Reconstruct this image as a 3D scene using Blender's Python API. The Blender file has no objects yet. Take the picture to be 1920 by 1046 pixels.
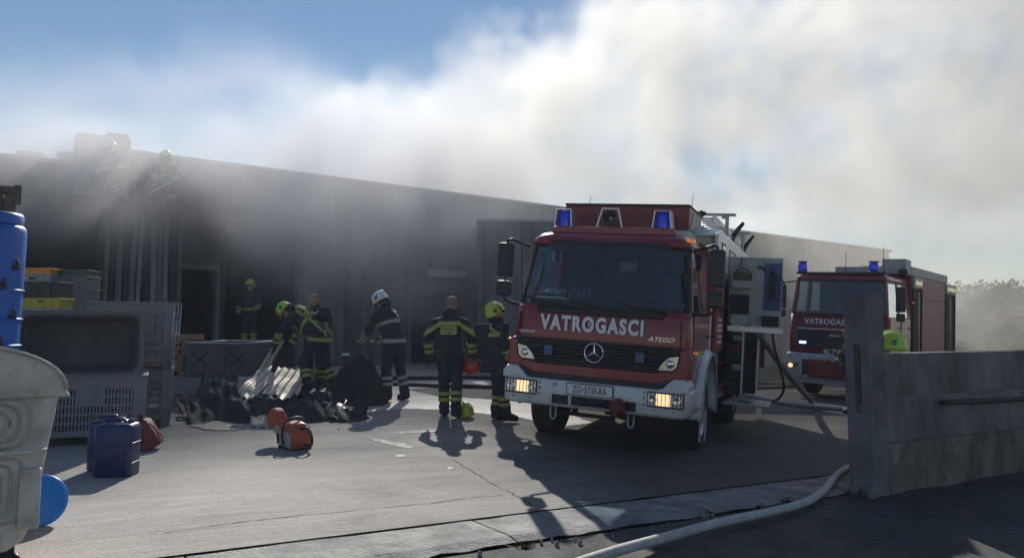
import bpy, bmesh, math, random
from mathutils import Vector, Matrix, noise as mnoise
random.seed(7)
sc = bpy.context.scene
COL = sc.collection
R = math.radians

# ---------------- camera ----------------
PITCH = math.atan(0.09); FPX = 1480.0; CX = 960.0; CY = 482.0; CAMH = 1.4
cam_d = bpy.data.cameras.new('camera'); cam = bpy.data.objects.new('camera', cam_d); COL.objects.link(cam)
cam.location = (0, 0, CAMH); cam.rotation_euler = (R(90) + PITCH, 0, 0)
cam_d.sensor_width = 36; cam_d.lens = FPX / 1920 * 36; cam_d.shift_y = -(523 - CY) / 1920
cam_d.clip_start = 0.05; cam_d.clip_end = 3000
sc.camera = cam

# ---------------- world, sun, exposure ----------------
SUN_EL = R(31); SUN_AZ = R(-5)       # azimuth measured from +Y (straight ahead) towards +X
w = bpy.data.worlds.new('World'); sc.world = w; w.use_nodes = True
nt = w.node_tree; bg = nt.nodes['Background']
sky = nt.nodes.new('ShaderNodeTexSky'); sky.sky_type = 'NISHITA'; sky.sun_disc = False
sky.sun_elevation = SUN_EL; sky.sun_rotation = SUN_AZ; sky.altitude = 120; sky.air_density = 1.15; sky.dust_density = 0.0; sky.ozone_density = 3.0
nt.links.new(sky.outputs[0], bg.inputs[0]); bg.inputs[1].default_value = 0.068
sun_d = bpy.data.lights.new('sun', 'SUN'); sun_d.energy = 5.0; sun_d.angle = R(0.53); sun_d.color = (1.0, 0.95, 0.87)
sun = bpy.data.objects.new('sun', sun_d); COL.objects.link(sun)
sdir = Vector((math.sin(SUN_AZ) * math.cos(SUN_EL), math.cos(SUN_AZ) * math.cos(SUN_EL), math.sin(SUN_EL)))
sun.rotation_euler = sdir.to_track_quat('Z', 'Y').to_euler(); sun.location = sdir * 60
vs = sc.view_settings; vs.view_transform = 'Standard'; vs.look = 'None'; vs.exposure = 0.2; vs.gamma = 1; vs.use_curve_mapping = False
cy = sc.cycles
cy.max_bounces = 6; cy.diffuse_bounces = 3; cy.glossy_bounces = 3; cy.transmission_bounces = 5; cy.transparent_max_bounces = 12; cy.volume_bounces = 2
cy.use_denoising = True; cy.caustics_reflective = False; cy.caustics_refractive = False
cy.volume_step_rate = 1.0; cy.volume_max_steps = 160
try: cy.denoiser = 'OPENIMAGEDENOISE'
except Exception: pass
cy.sample_clamp_indirect = 6

# ---------------- geometry of the place ----------------
def gz(x, y):
    za = 0.04 - 0.05 * min(max(x + 2.2, 0), 5.6)
    zb = 0.04 - 0.0636 * min(max(x + 1.0, 0), 4.4)
    k = min(max((y - 7.5) / 3.5, 0), 1)
    z = za * (1 - k) + zb * k
    if x > 3.2: z -= 0.035 * min(max((y - 10) / 7, 0), 1) * (min(x, 11) - 3.2)
    if x < 4 and y > 11.5: z += 0.05 * (min(y, 15.5) - 11.5) * min(max((4 - x) / 3, 0), 1)
    return z
def ray(px, py):
    u = (px - CX) / FPX; v = (CY - py) / FPX
    return Vector((u, math.cos(PITCH) - v * math.sin(PITCH), math.sin(PITCH) + v * math.cos(PITCH)))
def G(px, py, dz=0.0):
    z = 0.0; P = None; r = ray(px, py)
    for i in range(60):
        t = (z - CAMH) / r.z; P = Vector((0, 0, CAMH)) + r * t
        z = 0.5 * z + 0.5 * (gz(P.x, P.y) + dz)
    P.z = gz(P.x, P.y) + dz
    return P
def AT(px, py, Y):
    r = ray(px, py); return Vector((0, 0, CAMH)) + r * (Y / r.y)

# ---------------- materials ----------------
MATS = {}
def mat(name, col, rough=0.6, metal=0.0, var=0.0, scale=4.0, bump=0.0, bscale=30.0, col2=None, emit=None, estr=0.0, trans=0.0, alpha=1.0, coat=0.0, stretch=None, spec=None):
    if name in MATS: return MATS[name]
    m = bpy.data.materials.new(name); m.use_nodes = True; n = m.node_tree; b = n.nodes['Principled BSDF']
    b.inputs['Base Color'].default_value = (*col, 1); b.inputs['Roughness'].default_value = rough; b.inputs['Metallic'].default_value = metal
    if spec is not None: b.inputs['Specular IOR Level'].default_value = spec
    if coat: b.inputs['Coat Weight'].default_value = coat; b.inputs['Coat Roughness'].default_value = 0.08
    if trans: b.inputs['Transmission Weight'].default_value = trans
    if alpha < 1: b.inputs['Alpha'].default_value = alpha
    if emit: b.inputs['Emission Color'].default_value = (*emit, 1); b.inputs['Emission Strength'].default_value = estr
    tc = n.nodes.new('ShaderNodeTexCoord')
    oi = n.nodes.new('ShaderNodeObjectInfo'); vm = n.nodes.new('ShaderNodeVectorMath'); vm.operation = 'MULTIPLY_ADD'; n.links.new(oi.outputs['Random'], vm.inputs[0]); vm.inputs[1].default_value = (37.0, 61.0, 23.0); n.links.new(tc.outputs['Object'], vm.inputs[2])
    vec = vm.outputs[0]
    if stretch:
        mp = n.nodes.new('ShaderNodeMapping'); mp.inputs['Scale'].default_value = stretch; n.links.new(vec, mp.inputs[0]); vec = mp.outputs[0]
    if var or col2:
        t = n.nodes.new('ShaderNodeTexNoise'); t.inputs['Scale'].default_value = scale; t.inputs['Detail'].default_value = 8; t.inputs['Roughness'].default_value = 0.65
        n.links.new(vec, t.inputs['Vector'])
        rp = n.nodes.new('ShaderNodeValToRGB'); c2 = col2 or tuple(c * (1 - var) for c in col); c1 = tuple(min(1, c * (1 + var * 0.5)) for c in col)
        rp.color_ramp.elements[0].position = 0.33; rp.color_ramp.elements[0].color = (*c2, 1); rp.color_ramp.elements[1].position = 0.66; rp.color_ramp.elements[1].color = (*c1, 1)
        n.links.new(t.outputs['Fac'], rp.inputs[0]); n.links.new(rp.outputs[0], b.inputs['Base Color'])
        mr = n.nodes.new('ShaderNodeMapRange'); mr.inputs[3].default_value = min(1, rough * 1.15); mr.inputs[4].default_value = rough * 0.85
        n.links.new(t.outputs['Fac'], mr.inputs[0]); n.links.new(mr.outputs[0], b.inputs['Roughness'])
    if bump:
        t2 = n.nodes.new('ShaderNodeTexNoise'); t2.inputs['Scale'].default_value = bscale; t2.inputs['Detail'].default_value = 5
        n.links.new(vec, t2.inputs['Vector'])
        bp = n.nodes.new('ShaderNodeBump'); bp.inputs['Strength'].default_value = bump; bp.inputs['Distance'].default_value = 0.02
        n.links.new(t2.outputs['Fac'], bp.inputs['Height']); n.links.new(bp.outputs[0], b.inputs['Normal'])
    MATS[name] = m
    return m

# ---------------- mesh builder ----------------
class MB:
    def __init__(s): s.v = []; s.f = []; s.mi = []; s.cur = 0; s.sm = []; s.smooth = False
    def _add(s, vs, fs):
        o = len(s.v); s.v += [tuple(v) for v in vs]; s.f += [tuple(i + o for i in f) for f in fs]
        s.mi += [s.cur] * len(fs); s.sm += [s.smooth] * len(fs); return s
    def box(s, c, d, rot=None):
        hx, hy, hz = d[0] / 2, d[1] / 2, d[2] / 2
        vs = [Vector((x * hx, y * hy, z * hz)) for z in (-1, 1) for y in (-1, 1) for x in (-1, 1)]
        if rot is not None:
            if isinstance(rot, (int, float)): rot = Matrix.Rotation(rot, 3, 'Z')
            vs = [rot @ v for v in vs]
        c = Vector(c)
        return s._add([v + c for v in vs], [(0, 2, 3, 1), (4, 5, 7, 6), (0, 1, 5, 4), (2, 6, 7, 3), (0, 4, 6, 2), (1, 3, 7, 5)])
    def b2(s, lo, hi): return s.box([(a + b) / 2 for a, b in zip(lo, hi)], [abs(b - a) for a, b in zip(lo, hi)])
    def prism(s, poly, axis, a, b, taper=None):
        # poly: 2D points, extruded along axis from a to b.  axis 'x': poly=(y,z); 'y': (x,z); 'z': (x,y)
        n = len(poly)
        def mk(p, t):
            return {'x': (t, p[0], p[1]), 'y': (p[0], t, p[1]), 'z': (p[0], p[1], t)}[axis]
        P2 = poly if taper is None else taper
        vs = [mk(p, a) for p in poly] + [mk(p, b) for p in P2]
        fs = [tuple(range(n))[::-1], tuple(range(n, 2 * n))] + [(i, (i + 1) % n, n + (i + 1) % n, n + i) for i in range(n)]
        return s._add(vs, fs)
    def cyl(s, p0, p1, r0, r1=None, seg=16, caps=True):
        p0 = Vector(p0); p1 = Vector(p1); r1 = r0 if r1 is None else r1
        q = (p1 - p0).to_track_quat('Z', 'Y')
        vs = []
        for p, r in ((p0, r0), (p1, r1)):
            for i in range(seg):
                a = 2 * math.pi * i / seg; vs.append(p + q @ Vector((math.cos(a) * r, math.sin(a) * r, 0)))
        fs = [(i, (i + 1) % seg, seg + (i + 1) % seg, seg + i) for i in range(seg)]
        sm = s.smooth; s.smooth = True; s._add(vs, fs); o = len(s.v) - 2 * seg; s.smooth = sm
        if caps:
            s.f += [tuple(o + i for i in range(seg))[::-1], tuple(o + seg + i for i in range(seg))]; s.mi += [s.cur] * 2; s.sm += [False] * 2
        return s
    def tube(s, pts, r, seg=8, caps=True):
        pts = [Vector(p) for p in pts]; n = len(pts); rs = r if isinstance(r, (list, tuple)) else [r] * n
        vs = []; prev = None
        for i, p in enumerate(pts):
            t = (pts[min(i + 1, n - 1)] - pts[max(i - 1, 0)]).normalized()
            if prev is None:
                up = Vector((0, 0, 1)) if abs(t.z) < 0.9 else Vector((1, 0, 0)); prev = t.cross(up).normalized()
            a = (prev - t * prev.dot(t)).normalized(); b = t.cross(a); prev = a
            for k in range(seg):
                an = 2 * math.pi * k / seg; vs.append(p + (a * math.cos(an) + b * math.sin(an)) * rs[i])
        fs = [(i * seg + k, i * seg + (k + 1) % seg, (i + 1) * seg + (k + 1) % seg, (i + 1) * seg + k) for i in range(n - 1) for k in range(seg)]
        o = len(s.v); sm = s.smooth; s.smooth = True; s._add(vs, fs); s.smooth = sm
        if caps:
            s.f += [tuple(o + k for k in range(seg))[::-1], tuple(o + (n - 1) * seg + k for k in range(seg))]; s.mi += [s.cur] * 2; s.sm += [False] * 2
        return s
    def lathe(s, prof, M=None, seg=24):
        # prof: (r, z) list
        M = M or Matrix.Identity(4); n = len(prof)
        vs = [M @ Vector((r * math.cos(2 * math.pi * k / seg), r * math.sin(2 * math.pi * k / seg), z)) for r, z in prof for k in range(seg)]
        fs = [(i * seg + k, i * seg + (k + 1) % seg, (i + 1) * seg + (k + 1) % seg, (i + 1) * seg + k) for i in range(n - 1) for k in range(seg)]
        sm = s.smooth; s.smooth = True; s._add(vs, fs); s.smooth = sm; return s
    def grid(s, fn, nu, nv, smooth=True):
        vs = [fn(i / nu, j / nv) for j in range(nv + 1) for i in range(nu + 1)]
        W = nu + 1; sm = s.smooth; s.smooth = smooth
        s._add(vs, [(j * W + i, j * W + i + 1, (j + 1) * W + i + 1, (j + 1) * W + i) for j in range(nv) for i in range(nu)]); s.smooth = sm; return s
    def build(s, name, m, parent=None, bevel=0.0, seg=2, solid=0.0, mesh_only=False):
        me = bpy.data.meshes.new(name); me.from_pydata(s.v, [], s.f)
        ms = m if isinstance(m, (list, tuple)) else [m]
        for x in ms: me.materials.append(x)
        me.polygons.foreach_set('material_index', s.mi); me.polygons.foreach_set('use_smooth', s.sm)
        me.update()
        bm = bmesh.new(); bm.from_mesh(me); bmesh.ops.recalc_face_normals(bm, faces=bm.faces); bm.to_mesh(me); bm.free()
        o = bpy.data.objects.new(name, me); COL.objects.link(o)
        if parent: o.parent = parent
        if solid:
            md = o.modifiers.new('solid', 'SOLIDIFY'); md.thickness = solid; md.offset = 0
        if bevel:
            md = o.modifiers.new('bevel', 'BEVEL'); md.width = bevel; md.segments = seg; md.limit_method = 'ANGLE'; md.angle_limit = R(35); md.harden_normals = False
        return o
def tag(o, label=None, cat=None, group=None, kind=None):
    if label: o['label'] = label
    if cat: o['category'] = cat
    if group: o['group'] = group
    if kind: o['kind'] = kind
    return o
def empty(name, loc=(0, 0, 0), rz=0.0, label=None, cat=None, group=None, mat4=None):
    o = bpy.data.objects.new(name, None); COL.objects.link(o); o.empty_display_size = 0.2
    if mat4 is not None: o.matrix_world = mat4
    else: o.location = loc; o.rotation_euler = (0, 0, rz)
    return tag(o, label, cat, group)
def struct(o): o['kind'] = 'structure'; return o
def text(body, name, size, m, parent, loc, rot, sx=1.0, ext=0.002, offset=0.0, align='LEFT', shear=0.0, space=1.0):
    c = bpy.data.curves.new(name, 'FONT'); c.body = body; c.size = size; c.extrude = ext; c.offset = offset; c.align_x = align; c.shear = shear; c.space_character = space
    c.resolution_u = 3
    c.materials.append(m); tmp = bpy.data.objects.new(name + '_tmp', c); COL.objects.link(tmp)
    dg = bpy.context.evaluated_depsgraph_get(); me = bpy.data.meshes.new_from_object(tmp.evaluated_get(dg)); me.name = name
    bpy.data.objects.remove(tmp); bpy.data.curves.remove(c)
    o = bpy.data.objects.new(name, me); COL.objects.link(o); o.parent = parent
    o.location = loc; o.rotation_euler = rot; o.scale = (sx, 1, 1); return o
def copy_tree(o, parent=None):
    c = o.copy(); COL.objects.link(c); c.parent = parent
    for ch in list(o.children): copy_tree(ch, c)
    return c
# ---------------- setting ----------------
def concrete_mat():
    m = bpy.data.materials.new('yard_concrete'); m.use_nodes = True; n = m.node_tree; b = n.nodes['Principled BSDF']; L = n.links.new
    g = n.nodes.new('ShaderNodeNewGeometry'); mp = n.nodes.new('ShaderNodeMapping'); mp.vector_type = 'POINT'; mp.inputs['Rotation'].default_value = (0, 0, R(-29)); L(g.outputs['Position'], mp.inputs[0])
    def nz(scale, det, st=None, rough=0.6):
        t = n.nodes.new('ShaderNodeTexNoise'); t.inputs['Scale'].default_value = scale; t.inputs['Detail'].default_value = det; t.inputs['Roughness'].default_value = rough
        if st:
            k = n.nodes.new('ShaderNodeMapping'); k.inputs['Scale'].default_value = st; L(mp.outputs[0], k.inputs[0]); L(k.outputs[0], t.inputs['Vector'])
        else: L(mp.outputs[0], t.inputs['Vector'])
        return t.outputs['Fac']
    def ramp(src, p0, c0, p1, c1):
        r = n.nodes.new('ShaderNodeValToRGB'); r.color_ramp.elements[0].position = p0; r.color_ramp.elements[0].color = (*c0, 1); r.color_ramp.elements[1].position = p1; r.color_ramp.elements[1].color = (*c1, 1); L(src, r.inputs[0]); return r.outputs[0]
    def mix(a, bb, fac, bt='MIX'):
        x = n.nodes.new('ShaderNodeMix'); x.data_type = 'RGBA'; x.blend_type = bt
        if isinstance(fac, float): x.inputs[0].default_value = fac
        else: L(fac, x.inputs[0])
        L(a, x.inputs[6]); L(bb, x.inputs[7]); return x.outputs[2]
    base = ramp(nz(0.35, 6), 0.3, (0.34, 0.322, 0.296), 0.72, (0.45, 0.428, 0.392))
    brush = ramp(nz(1.0, 8, (0.9, 46, 1), 0.7), 0.3, (0.66, 0.66, 0.67), 0.68, (1.12, 1.1, 1.07))
    c = mix(base, brush, 0.75, 'MULTIPLY')
    patch = ramp(nz(0.9, 9, (0.5, 2.2, 1), 0.75), 0.34, (0.6, 0.6, 0.62), 0.5, (1, 1, 1)); c = mix(c, patch, 0.6, 'MULTIPLY')
    speck = ramp(nz(38, 3), 0.3, (0.72, 0.72, 0.72), 0.62, (1.08, 1.08, 1.08)); c = mix(c, speck, 0.7, 'MULTIPLY')
    st = ramp(nz(0.7, 9, (1, 1.6, 1), 0.7), 0.30, (0.45, 0.45, 0.46), 0.44, (1, 1, 1)); c = mix(c, st, 0.7, 'MULTIPLY')
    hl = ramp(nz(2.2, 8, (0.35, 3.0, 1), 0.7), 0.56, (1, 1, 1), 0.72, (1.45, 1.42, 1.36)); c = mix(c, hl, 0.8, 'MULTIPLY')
    # darker concrete towards the fire engine, its shade deepened in the colour too
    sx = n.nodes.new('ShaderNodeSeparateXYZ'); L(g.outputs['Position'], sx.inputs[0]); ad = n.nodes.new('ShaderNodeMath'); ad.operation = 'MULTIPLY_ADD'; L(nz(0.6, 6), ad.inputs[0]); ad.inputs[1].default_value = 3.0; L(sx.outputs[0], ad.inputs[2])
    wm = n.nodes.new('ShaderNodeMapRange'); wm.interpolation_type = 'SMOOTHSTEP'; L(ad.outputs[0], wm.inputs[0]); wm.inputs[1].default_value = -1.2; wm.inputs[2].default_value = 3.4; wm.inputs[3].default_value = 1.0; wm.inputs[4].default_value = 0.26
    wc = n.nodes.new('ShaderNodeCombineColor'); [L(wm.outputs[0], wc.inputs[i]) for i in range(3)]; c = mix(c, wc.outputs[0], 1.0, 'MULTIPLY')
    L(c, b.inputs['Base Color'])
    rr = ramp(nz(0.8, 6, (0.6, 1.6, 1)), 0.3, (0.78,) * 3, 0.7, (0.9,) * 3); L(rr, b.inputs['Roughness'])
    b.inputs['Specular IOR Level'].default_value = 0.35
    bp = n.nodes.new('ShaderNodeBump'); bp.inputs['Strength'].default_value = 0.6; bp.inputs['Distance'].default_value = 0.012
    h = mix(ramp(nz(1.0, 7, (1.4, 40, 1)), 0.3, (0,) * 3, 0.7, (1,) * 3), ramp(nz(60, 3), 0.3, (0,) * 3, 0.7, (1,) * 3), 0.35)
    L(h, bp.inputs['Height']); L(bp.outputs[0], b.inputs['Normal'])
    return m
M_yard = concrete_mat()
M_asph = mat('asphalt', (0.055, 0.055, 0.058), 0.85, var=0.45, scale=2.5, bump=0.9, bscale=90)
M_kerb = mat('old_kerb_concrete', (0.24, 0.235, 0.225), 0.85, var=0.5, scale=3.0, bump=0.8, bscale=40)
M_far = mat('far_ground', (0.16, 0.155, 0.14), 0.9, var=0.3, scale=0.05)

# yard sheet reaching from the gate line to the buildings and beyond
K1, K2 = G(281, 1046), G(1589, 882)
kd = Vector((K2.x - K1.x, K2.y - K1.y, 0)).normalized(); kn = Vector((-kd.y, kd.x, 0))
def kl(s, o): return Vector((K1.x, K1.y, 0)) + kd * s + kn * o       # s along the gate line, o behind it
def strip_sheet(name, s0, s1, ns, o0, o1, no, m, dz=0.0, fn=None):
    mb = MB()
    def f(u, v):
        p = kl(s0 + (s1 - s0) * u, o0 + (o1 - o0) * v); z = gz(p.x, p.y) + dz
        if fn: z += fn(p, u, v)
        return (p.x, p.y, z)
    mb.grid(f, ns, no); return mb.build(name, m)
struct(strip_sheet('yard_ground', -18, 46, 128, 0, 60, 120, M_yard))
mb = MB()     # countryside sheet out to the horizon
def fg(u, v):
    x = -1500 + 3000 * u; y = 46 + 1500 * v; return (x, y, -1.2)
mb.grid(fg, 8, 8); struct(mb.build('far_ground', M_far))
# gate strip and road in front of it
KW = (Vector((G(1458, 944).x, G(1458, 944).y, 0)) - Vector((K1.x, K1.y, 0))).dot(kn)
M_joint = mat('joint_dirt', (0.05, 0.045, 0.04), 0.95, var=0.5, scale=8, bump=0.8, bscale=50)
struct(strip_sheet('joint_bed', -18, 40, 60, 0.25, -1.4, 4, M_joint, dz=-0.06))
rj = random.Random(4)
jn = [rj.uniform(-1, 1) for _ in range(400)]
def wob(s, k=0): i = s * 6 + 120 + k; a = int(i); f = i - a; return jn[a % 400] * (1 - f) + jn[(a + 1) % 400] * f
for k in range(7):       # the cast concrete lengths of the gate strip, each a slab with its own edge
    s0 = -4.0 + k * 2.1; s1 = s0 + 2.085; mb = MB()
    def f(u, v, s0=s0, s1=s1):
        s = s0 + (s1 - s0) * u; o = -0.018 - 0.60 * v
        o += (0.012 * wob(s) if v < .01 else (0.035 * wob(s, 50) if v > .99 else 0))
        p = kl(s, o); return (p.x, p.y, gz(p.x, p.y) - 0.008 - (0.02 * (v > .99)))
    mb.grid(f, 30, 5, smooth=False)
    o_ = mb.build('kerb_slab' if k == 0 else 'kerb_slab', M_kerb)
    if k == 0: KS = empty('kerb_strip'); KS['kind'] = 'structure'
    o_.parent = KS
struct(strip_sheet('road', -18, 40, 110, -0.664, -14, 30, M_asph, dz=-0.035, fn=lambda p, u, v: 0.03 * wob(p.x * .5 + p.y * .3) * (v > 0)))
# broken edge patches between strip and road
rg = random.Random(12)
eb = MB()
for k in range(60):
    s = rg.uniform(-3, 9); o = -0.66 - abs(rg.gauss(0, 0.10)); p = kl(s, o); z = gz(p.x, p.y); r_ = rg.uniform(0.006, 0.024)
    r_ *= .8
    n = 6; vs = [(p.x + r_ * math.cos(6.283 * i / n) * rg.uniform(.6, 1.3), p.y + r_ * math.sin(6.283 * i / n) * rg.uniform(.6, 1.3), z - .012 + r_ * rg.uniform(.0, .12)) for i in range(n)]
    eb._add(vs + [(p.x, p.y, z + r_ * .16)], [(i, (i + 1) % n, n) for i in range(n)])
    eb._add([(v[0], v[1], z - .05) for v in vs] + vs, [(i, (i + 1) % n, n + (i + 1) % n, n + i) for i in range(n)])
tag(eb.build('gravel', mat('broken_concrete', (0.33, 0.31, 0.28), 0.9, var=0.4, scale=12)), kind='stuff')
# dry white residue of old paint lines on the yard
def blot(name, pts, m, dz=0.004, rag=0.02, seed=1, kind='structure'):
    r_ = random.Random(seed); P = []
    for i in range(len(pts)):
        a = Vector(pts[i]); b = Vector(pts[(i + 1) % len(pts)]); nn_ = max(2, int((b - a).length / 0.06))
        for k in range(nn_):
            q = a.lerp(b, k / nn_); P.append((q.x + r_.uniform(-rag, rag), q.y + r_.uniform(-rag, rag)))
    bm = bmesh.new(); vs = [bm.verts.new((x, y, gz(x, y) + dz)) for x, y in P]; f = bm.faces.new(vs); bmesh.ops.triangulate(bm, faces=[f]); me = bpy.data.meshes.new(name); bm.to_mesh(me); bm.free(); me.materials.append(m)
    o = bpy.data.objects.new(name, me); COL.objects.link(o); o['kind'] = kind; return o
M_paint = mat('old_white_paint', (0.55, 0.53, 0.48), 0.8, var=0.4, scale=9)
def gp_(L): return [tuple(G(x, y))[:2] for x, y in L]
blot('painted_line', gp_([(676, 817), (722, 826), (760, 832), (778, 841), (750, 839), (718, 831)]), M_paint, rag=.03, seed=2)
blot('painted_line', gp_([(745, 810), (815, 806), (818, 809), (750, 813)]), M_paint, rag=.015, seed=3)
blot('painted_line', gp_([(742, 853), (757, 852), (760, 856), (744, 857)]), M_paint, rag=.01, seed=4)
blot('painted_line', gp_([(838, 876), (848, 875), (850, 879), (840, 880)]), M_paint, rag=.01, seed=5)
M_pale = mat('pale_screed', (0.62, 0.58, 0.50), 0.55, var=0.25, scale=2.0, bump=0.3, bscale=60)
blot('pale_concrete_strip', gp_([(560, 716), (700, 722), (830, 745), (1005, 754), (1110, 792), (1060, 800), (975, 783), (880, 772), (760, 766), (640, 775), (520, 770)]), M_pale, dz=.004, rag=.03, seed=6)
blot('pale_concrete_strip', gp_([(700, 722), (720, 716), (870, 713), (1000, 716), (1000, 724), (860, 726), (760, 730)]), M_pale, dz=.005, rag=.03, seed=9)

M_crack = mat('crack_dirt', (0.045, 0.042, 0.04), 0.95)
def crack(pix, w_, seed):
    r_ = random.Random(seed); P = [G(x, y) for x, y in pix]; L_ = []; 
    for i in range(len(P) - 1):
        for k in range(10): q = P[i].lerp(P[i + 1], k / 10); L_.append(Vector((q.x + r_.uniform(-.02, .02), q.y + r_.uniform(-.02, .02), 0)))
    mb = MB()
    for i in range(len(L_) - 1):
        d = (L_[i + 1] - L_[i]).normalized(); n_ = Vector((-d.y, d.x, 0)) * w_ * r_.uniform(.4, 1.2); q = [L_[i] - n_, L_[i + 1] - n_, L_[i + 1] + n_, L_[i] + n_]
        mb._add([(v.x, v.y, gz(v.x, v.y) + .003) for v in q], [(0, 1, 2, 3)])
    o = mb.build('slab_crack', M_crack); o['kind'] = 'structure'
crack([(850, 862), (905, 895), (960, 925), (1010, 955)], .006, 1); crack([(300, 1000), (520, 970), (760, 948), (960, 925)], .005, 2)
crack([(560, 842), (820, 838), (1000, 826)], .004, 3); crack([(1080, 905), (1300, 890), (1560, 860)], .006, 4)
# ---------------- the burning warehouse ----------------
M_panel = mat('sandwich_panel', (0.17, 0.178, 0.195), 0.75, var=0.4, scale=1.1, bump=0.3, bscale=12, col2=(0.075, 0.08, 0.09), stretch=(1.5, 1.5, 0.5))
M_soot = mat('sooty_panel', (0.03, 0.032, 0.038), 0.9, var=0.5, scale=1.2)
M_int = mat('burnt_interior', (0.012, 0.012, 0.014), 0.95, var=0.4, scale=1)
M_frame = mat('door_frame_metal', (0.10, 0.103, 0.11), 0.6, var=0.3, scale=3)
M_blk0 = mat('cable_black', (.02, .02, .02), .7)
M_flash = mat('roof_flashing', (0.30, 0.31, 0.32), 0.5, var=0.2, scale=3)
FO = Vector((-9.1, 21.4, 0)); FD = Vector((0.775, 0.632, 0)).normalized(); FN = Vector((-FD.y, FD.x, 0))   # along the facade / into the building
WH = empty('warehouse', (FO.x, FO.y, 0), math.atan2(FD.y, FD.x), label='long sooty grey warehouse with smoke pouring from its roof and dark open bays', cat='warehouse')
def fb(name, lo, hi, m, par=None, **k):   # lo/hi in (u, depth, z); depth<0 is in front of the facade
    return MB().b2(lo, hi).build(name, m, par or WH, **k)
# vertical cladding panels, one object each
pw = 1.15
def panel_mesh(w_, z0, z1, m):
    mb = MB(); poly = [(0.01, 0), (0.03, -0.02)]
    x = 0.03
    for k in range(3):
        xa = 0.03 + (w_ - .06) * (k + .35) / 3; poly += [(xa, -0.02), (xa + .03, -0.04), (xa + .09, -0.04), (xa + .12, -0.02)]
    poly += [(w_ - .03, -0.02), (w_ - .01, 0), (w_ - .01, 0.10), (0.01, 0.10)]
    mb.prism(poly, 'z', z0, z1); return mb.build('wall_panel', m, WH)
base = None
def panels(u0, u1, z0, z1, m=M_panel):
    n = max(1, round((u1 - u0) / pw)); w_ = (u1 - u0) / n; first = panel_mesh(w_, z0, z1, m); first.location = (u0, 0, 0)
    for k in range(1, n):
        c = first.copy(); COL.objects.link(c); c.parent = WH; c.location = (u0 + k * w_, 0, 0)
panels(3.5, 7.25, -0.6, 4.35); panels(9.7, 41.0, -1.0, 4.35); panels(7.25, 9.7, 3.35, 4.35)
panels(-2.5, 3.5, 4.75, 6.0, M_soot); panels(3.5, 41.0, 4.38, 6.0)
panels(-7.5, -2.5, 4.9, 5.5, M_soot)
fb('fascia_trim', (-2.52, -0.07, 4.62), (3.5, 0.02, 4.74), M_frame); fb('fascia_trim', (3.5, -0.06, 4.352), (41, 0.02, 4.378), M_frame)
fb('roof_flashing', (-1.3, -0.10, 6.0), (41.1, 0.35, 6.10), M_flash, bevel=0.01)
fb('roof_flashing', (-7.5, -0.10, 5.5), (-2.58, 0.35, 5.6), M_flash, bevel=0.01)
fb('roof_sheet', (-1.3, 0.36, 5.98), (41.05, 16, 6.04), M_flash)
fb('roof_sheet', (-7.5, 0.36, 5.45), (-2.58, 12, 5.53), M_flash)
fb('roof_block', (-2.55, -0.12, 4.5), (-1.32, 0.55, 6.36), M_panel, bevel=0.01); fb('block_cap', (-1.85, 0.0, 6.362), (-1.36, 0.5, 6.50), M_panel, bevel=0.01)
fb('end_wall', (40.9, 0.11, -1.2), (41.0, 15.9, 5.97), M_panel)
# shallow ridge bumps / roof lights along the edge
for u0, u1, z1 in ((4.0, 7.0, 6.18), (8.2, 9.8, 6.34), (10.0, 13.5, 6.26)):
    q = MB(); q.prism([(u0, 6.045), (u0 + .3, z1), (u1 - .6, z1 - .04), (u1, 6.045)], 'y', 1.0, 3.4); q.build('roof_light', M_flash, WH)
for (px, py, Y) in ((58, 296, 21), (134, 298, 21.5)):
    P = AT(px, py, Y); q = MB(); q.lathe([(0.34, -0.6), (0.34, 0.05), (0.37, 0.06), (0.37, 0.12), (0.001, 0.16)], Matrix.Translation(P), 20)
    tag(q.build('roof_ventilator', M_panel), 'round pale ventilator on the low roof, ' + ('left of the square roof block' if px > 100 else 'nearest the corner of the frame'), 'ventilator', 'round roof ventilators')
# openings: interior
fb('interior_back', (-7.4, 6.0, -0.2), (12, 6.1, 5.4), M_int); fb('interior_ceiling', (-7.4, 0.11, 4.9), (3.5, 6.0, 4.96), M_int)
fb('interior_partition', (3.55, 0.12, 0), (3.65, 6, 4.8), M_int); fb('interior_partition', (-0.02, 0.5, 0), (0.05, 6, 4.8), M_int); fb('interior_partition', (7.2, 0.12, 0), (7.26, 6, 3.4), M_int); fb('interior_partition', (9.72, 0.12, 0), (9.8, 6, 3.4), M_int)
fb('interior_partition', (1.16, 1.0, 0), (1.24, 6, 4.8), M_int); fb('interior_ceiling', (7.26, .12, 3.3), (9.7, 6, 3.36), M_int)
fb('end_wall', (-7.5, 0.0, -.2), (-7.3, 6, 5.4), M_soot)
fb('dock_floor', (-7.28, 0.0, -.2), (3.5, 6, 0.86), M_soot)
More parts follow.
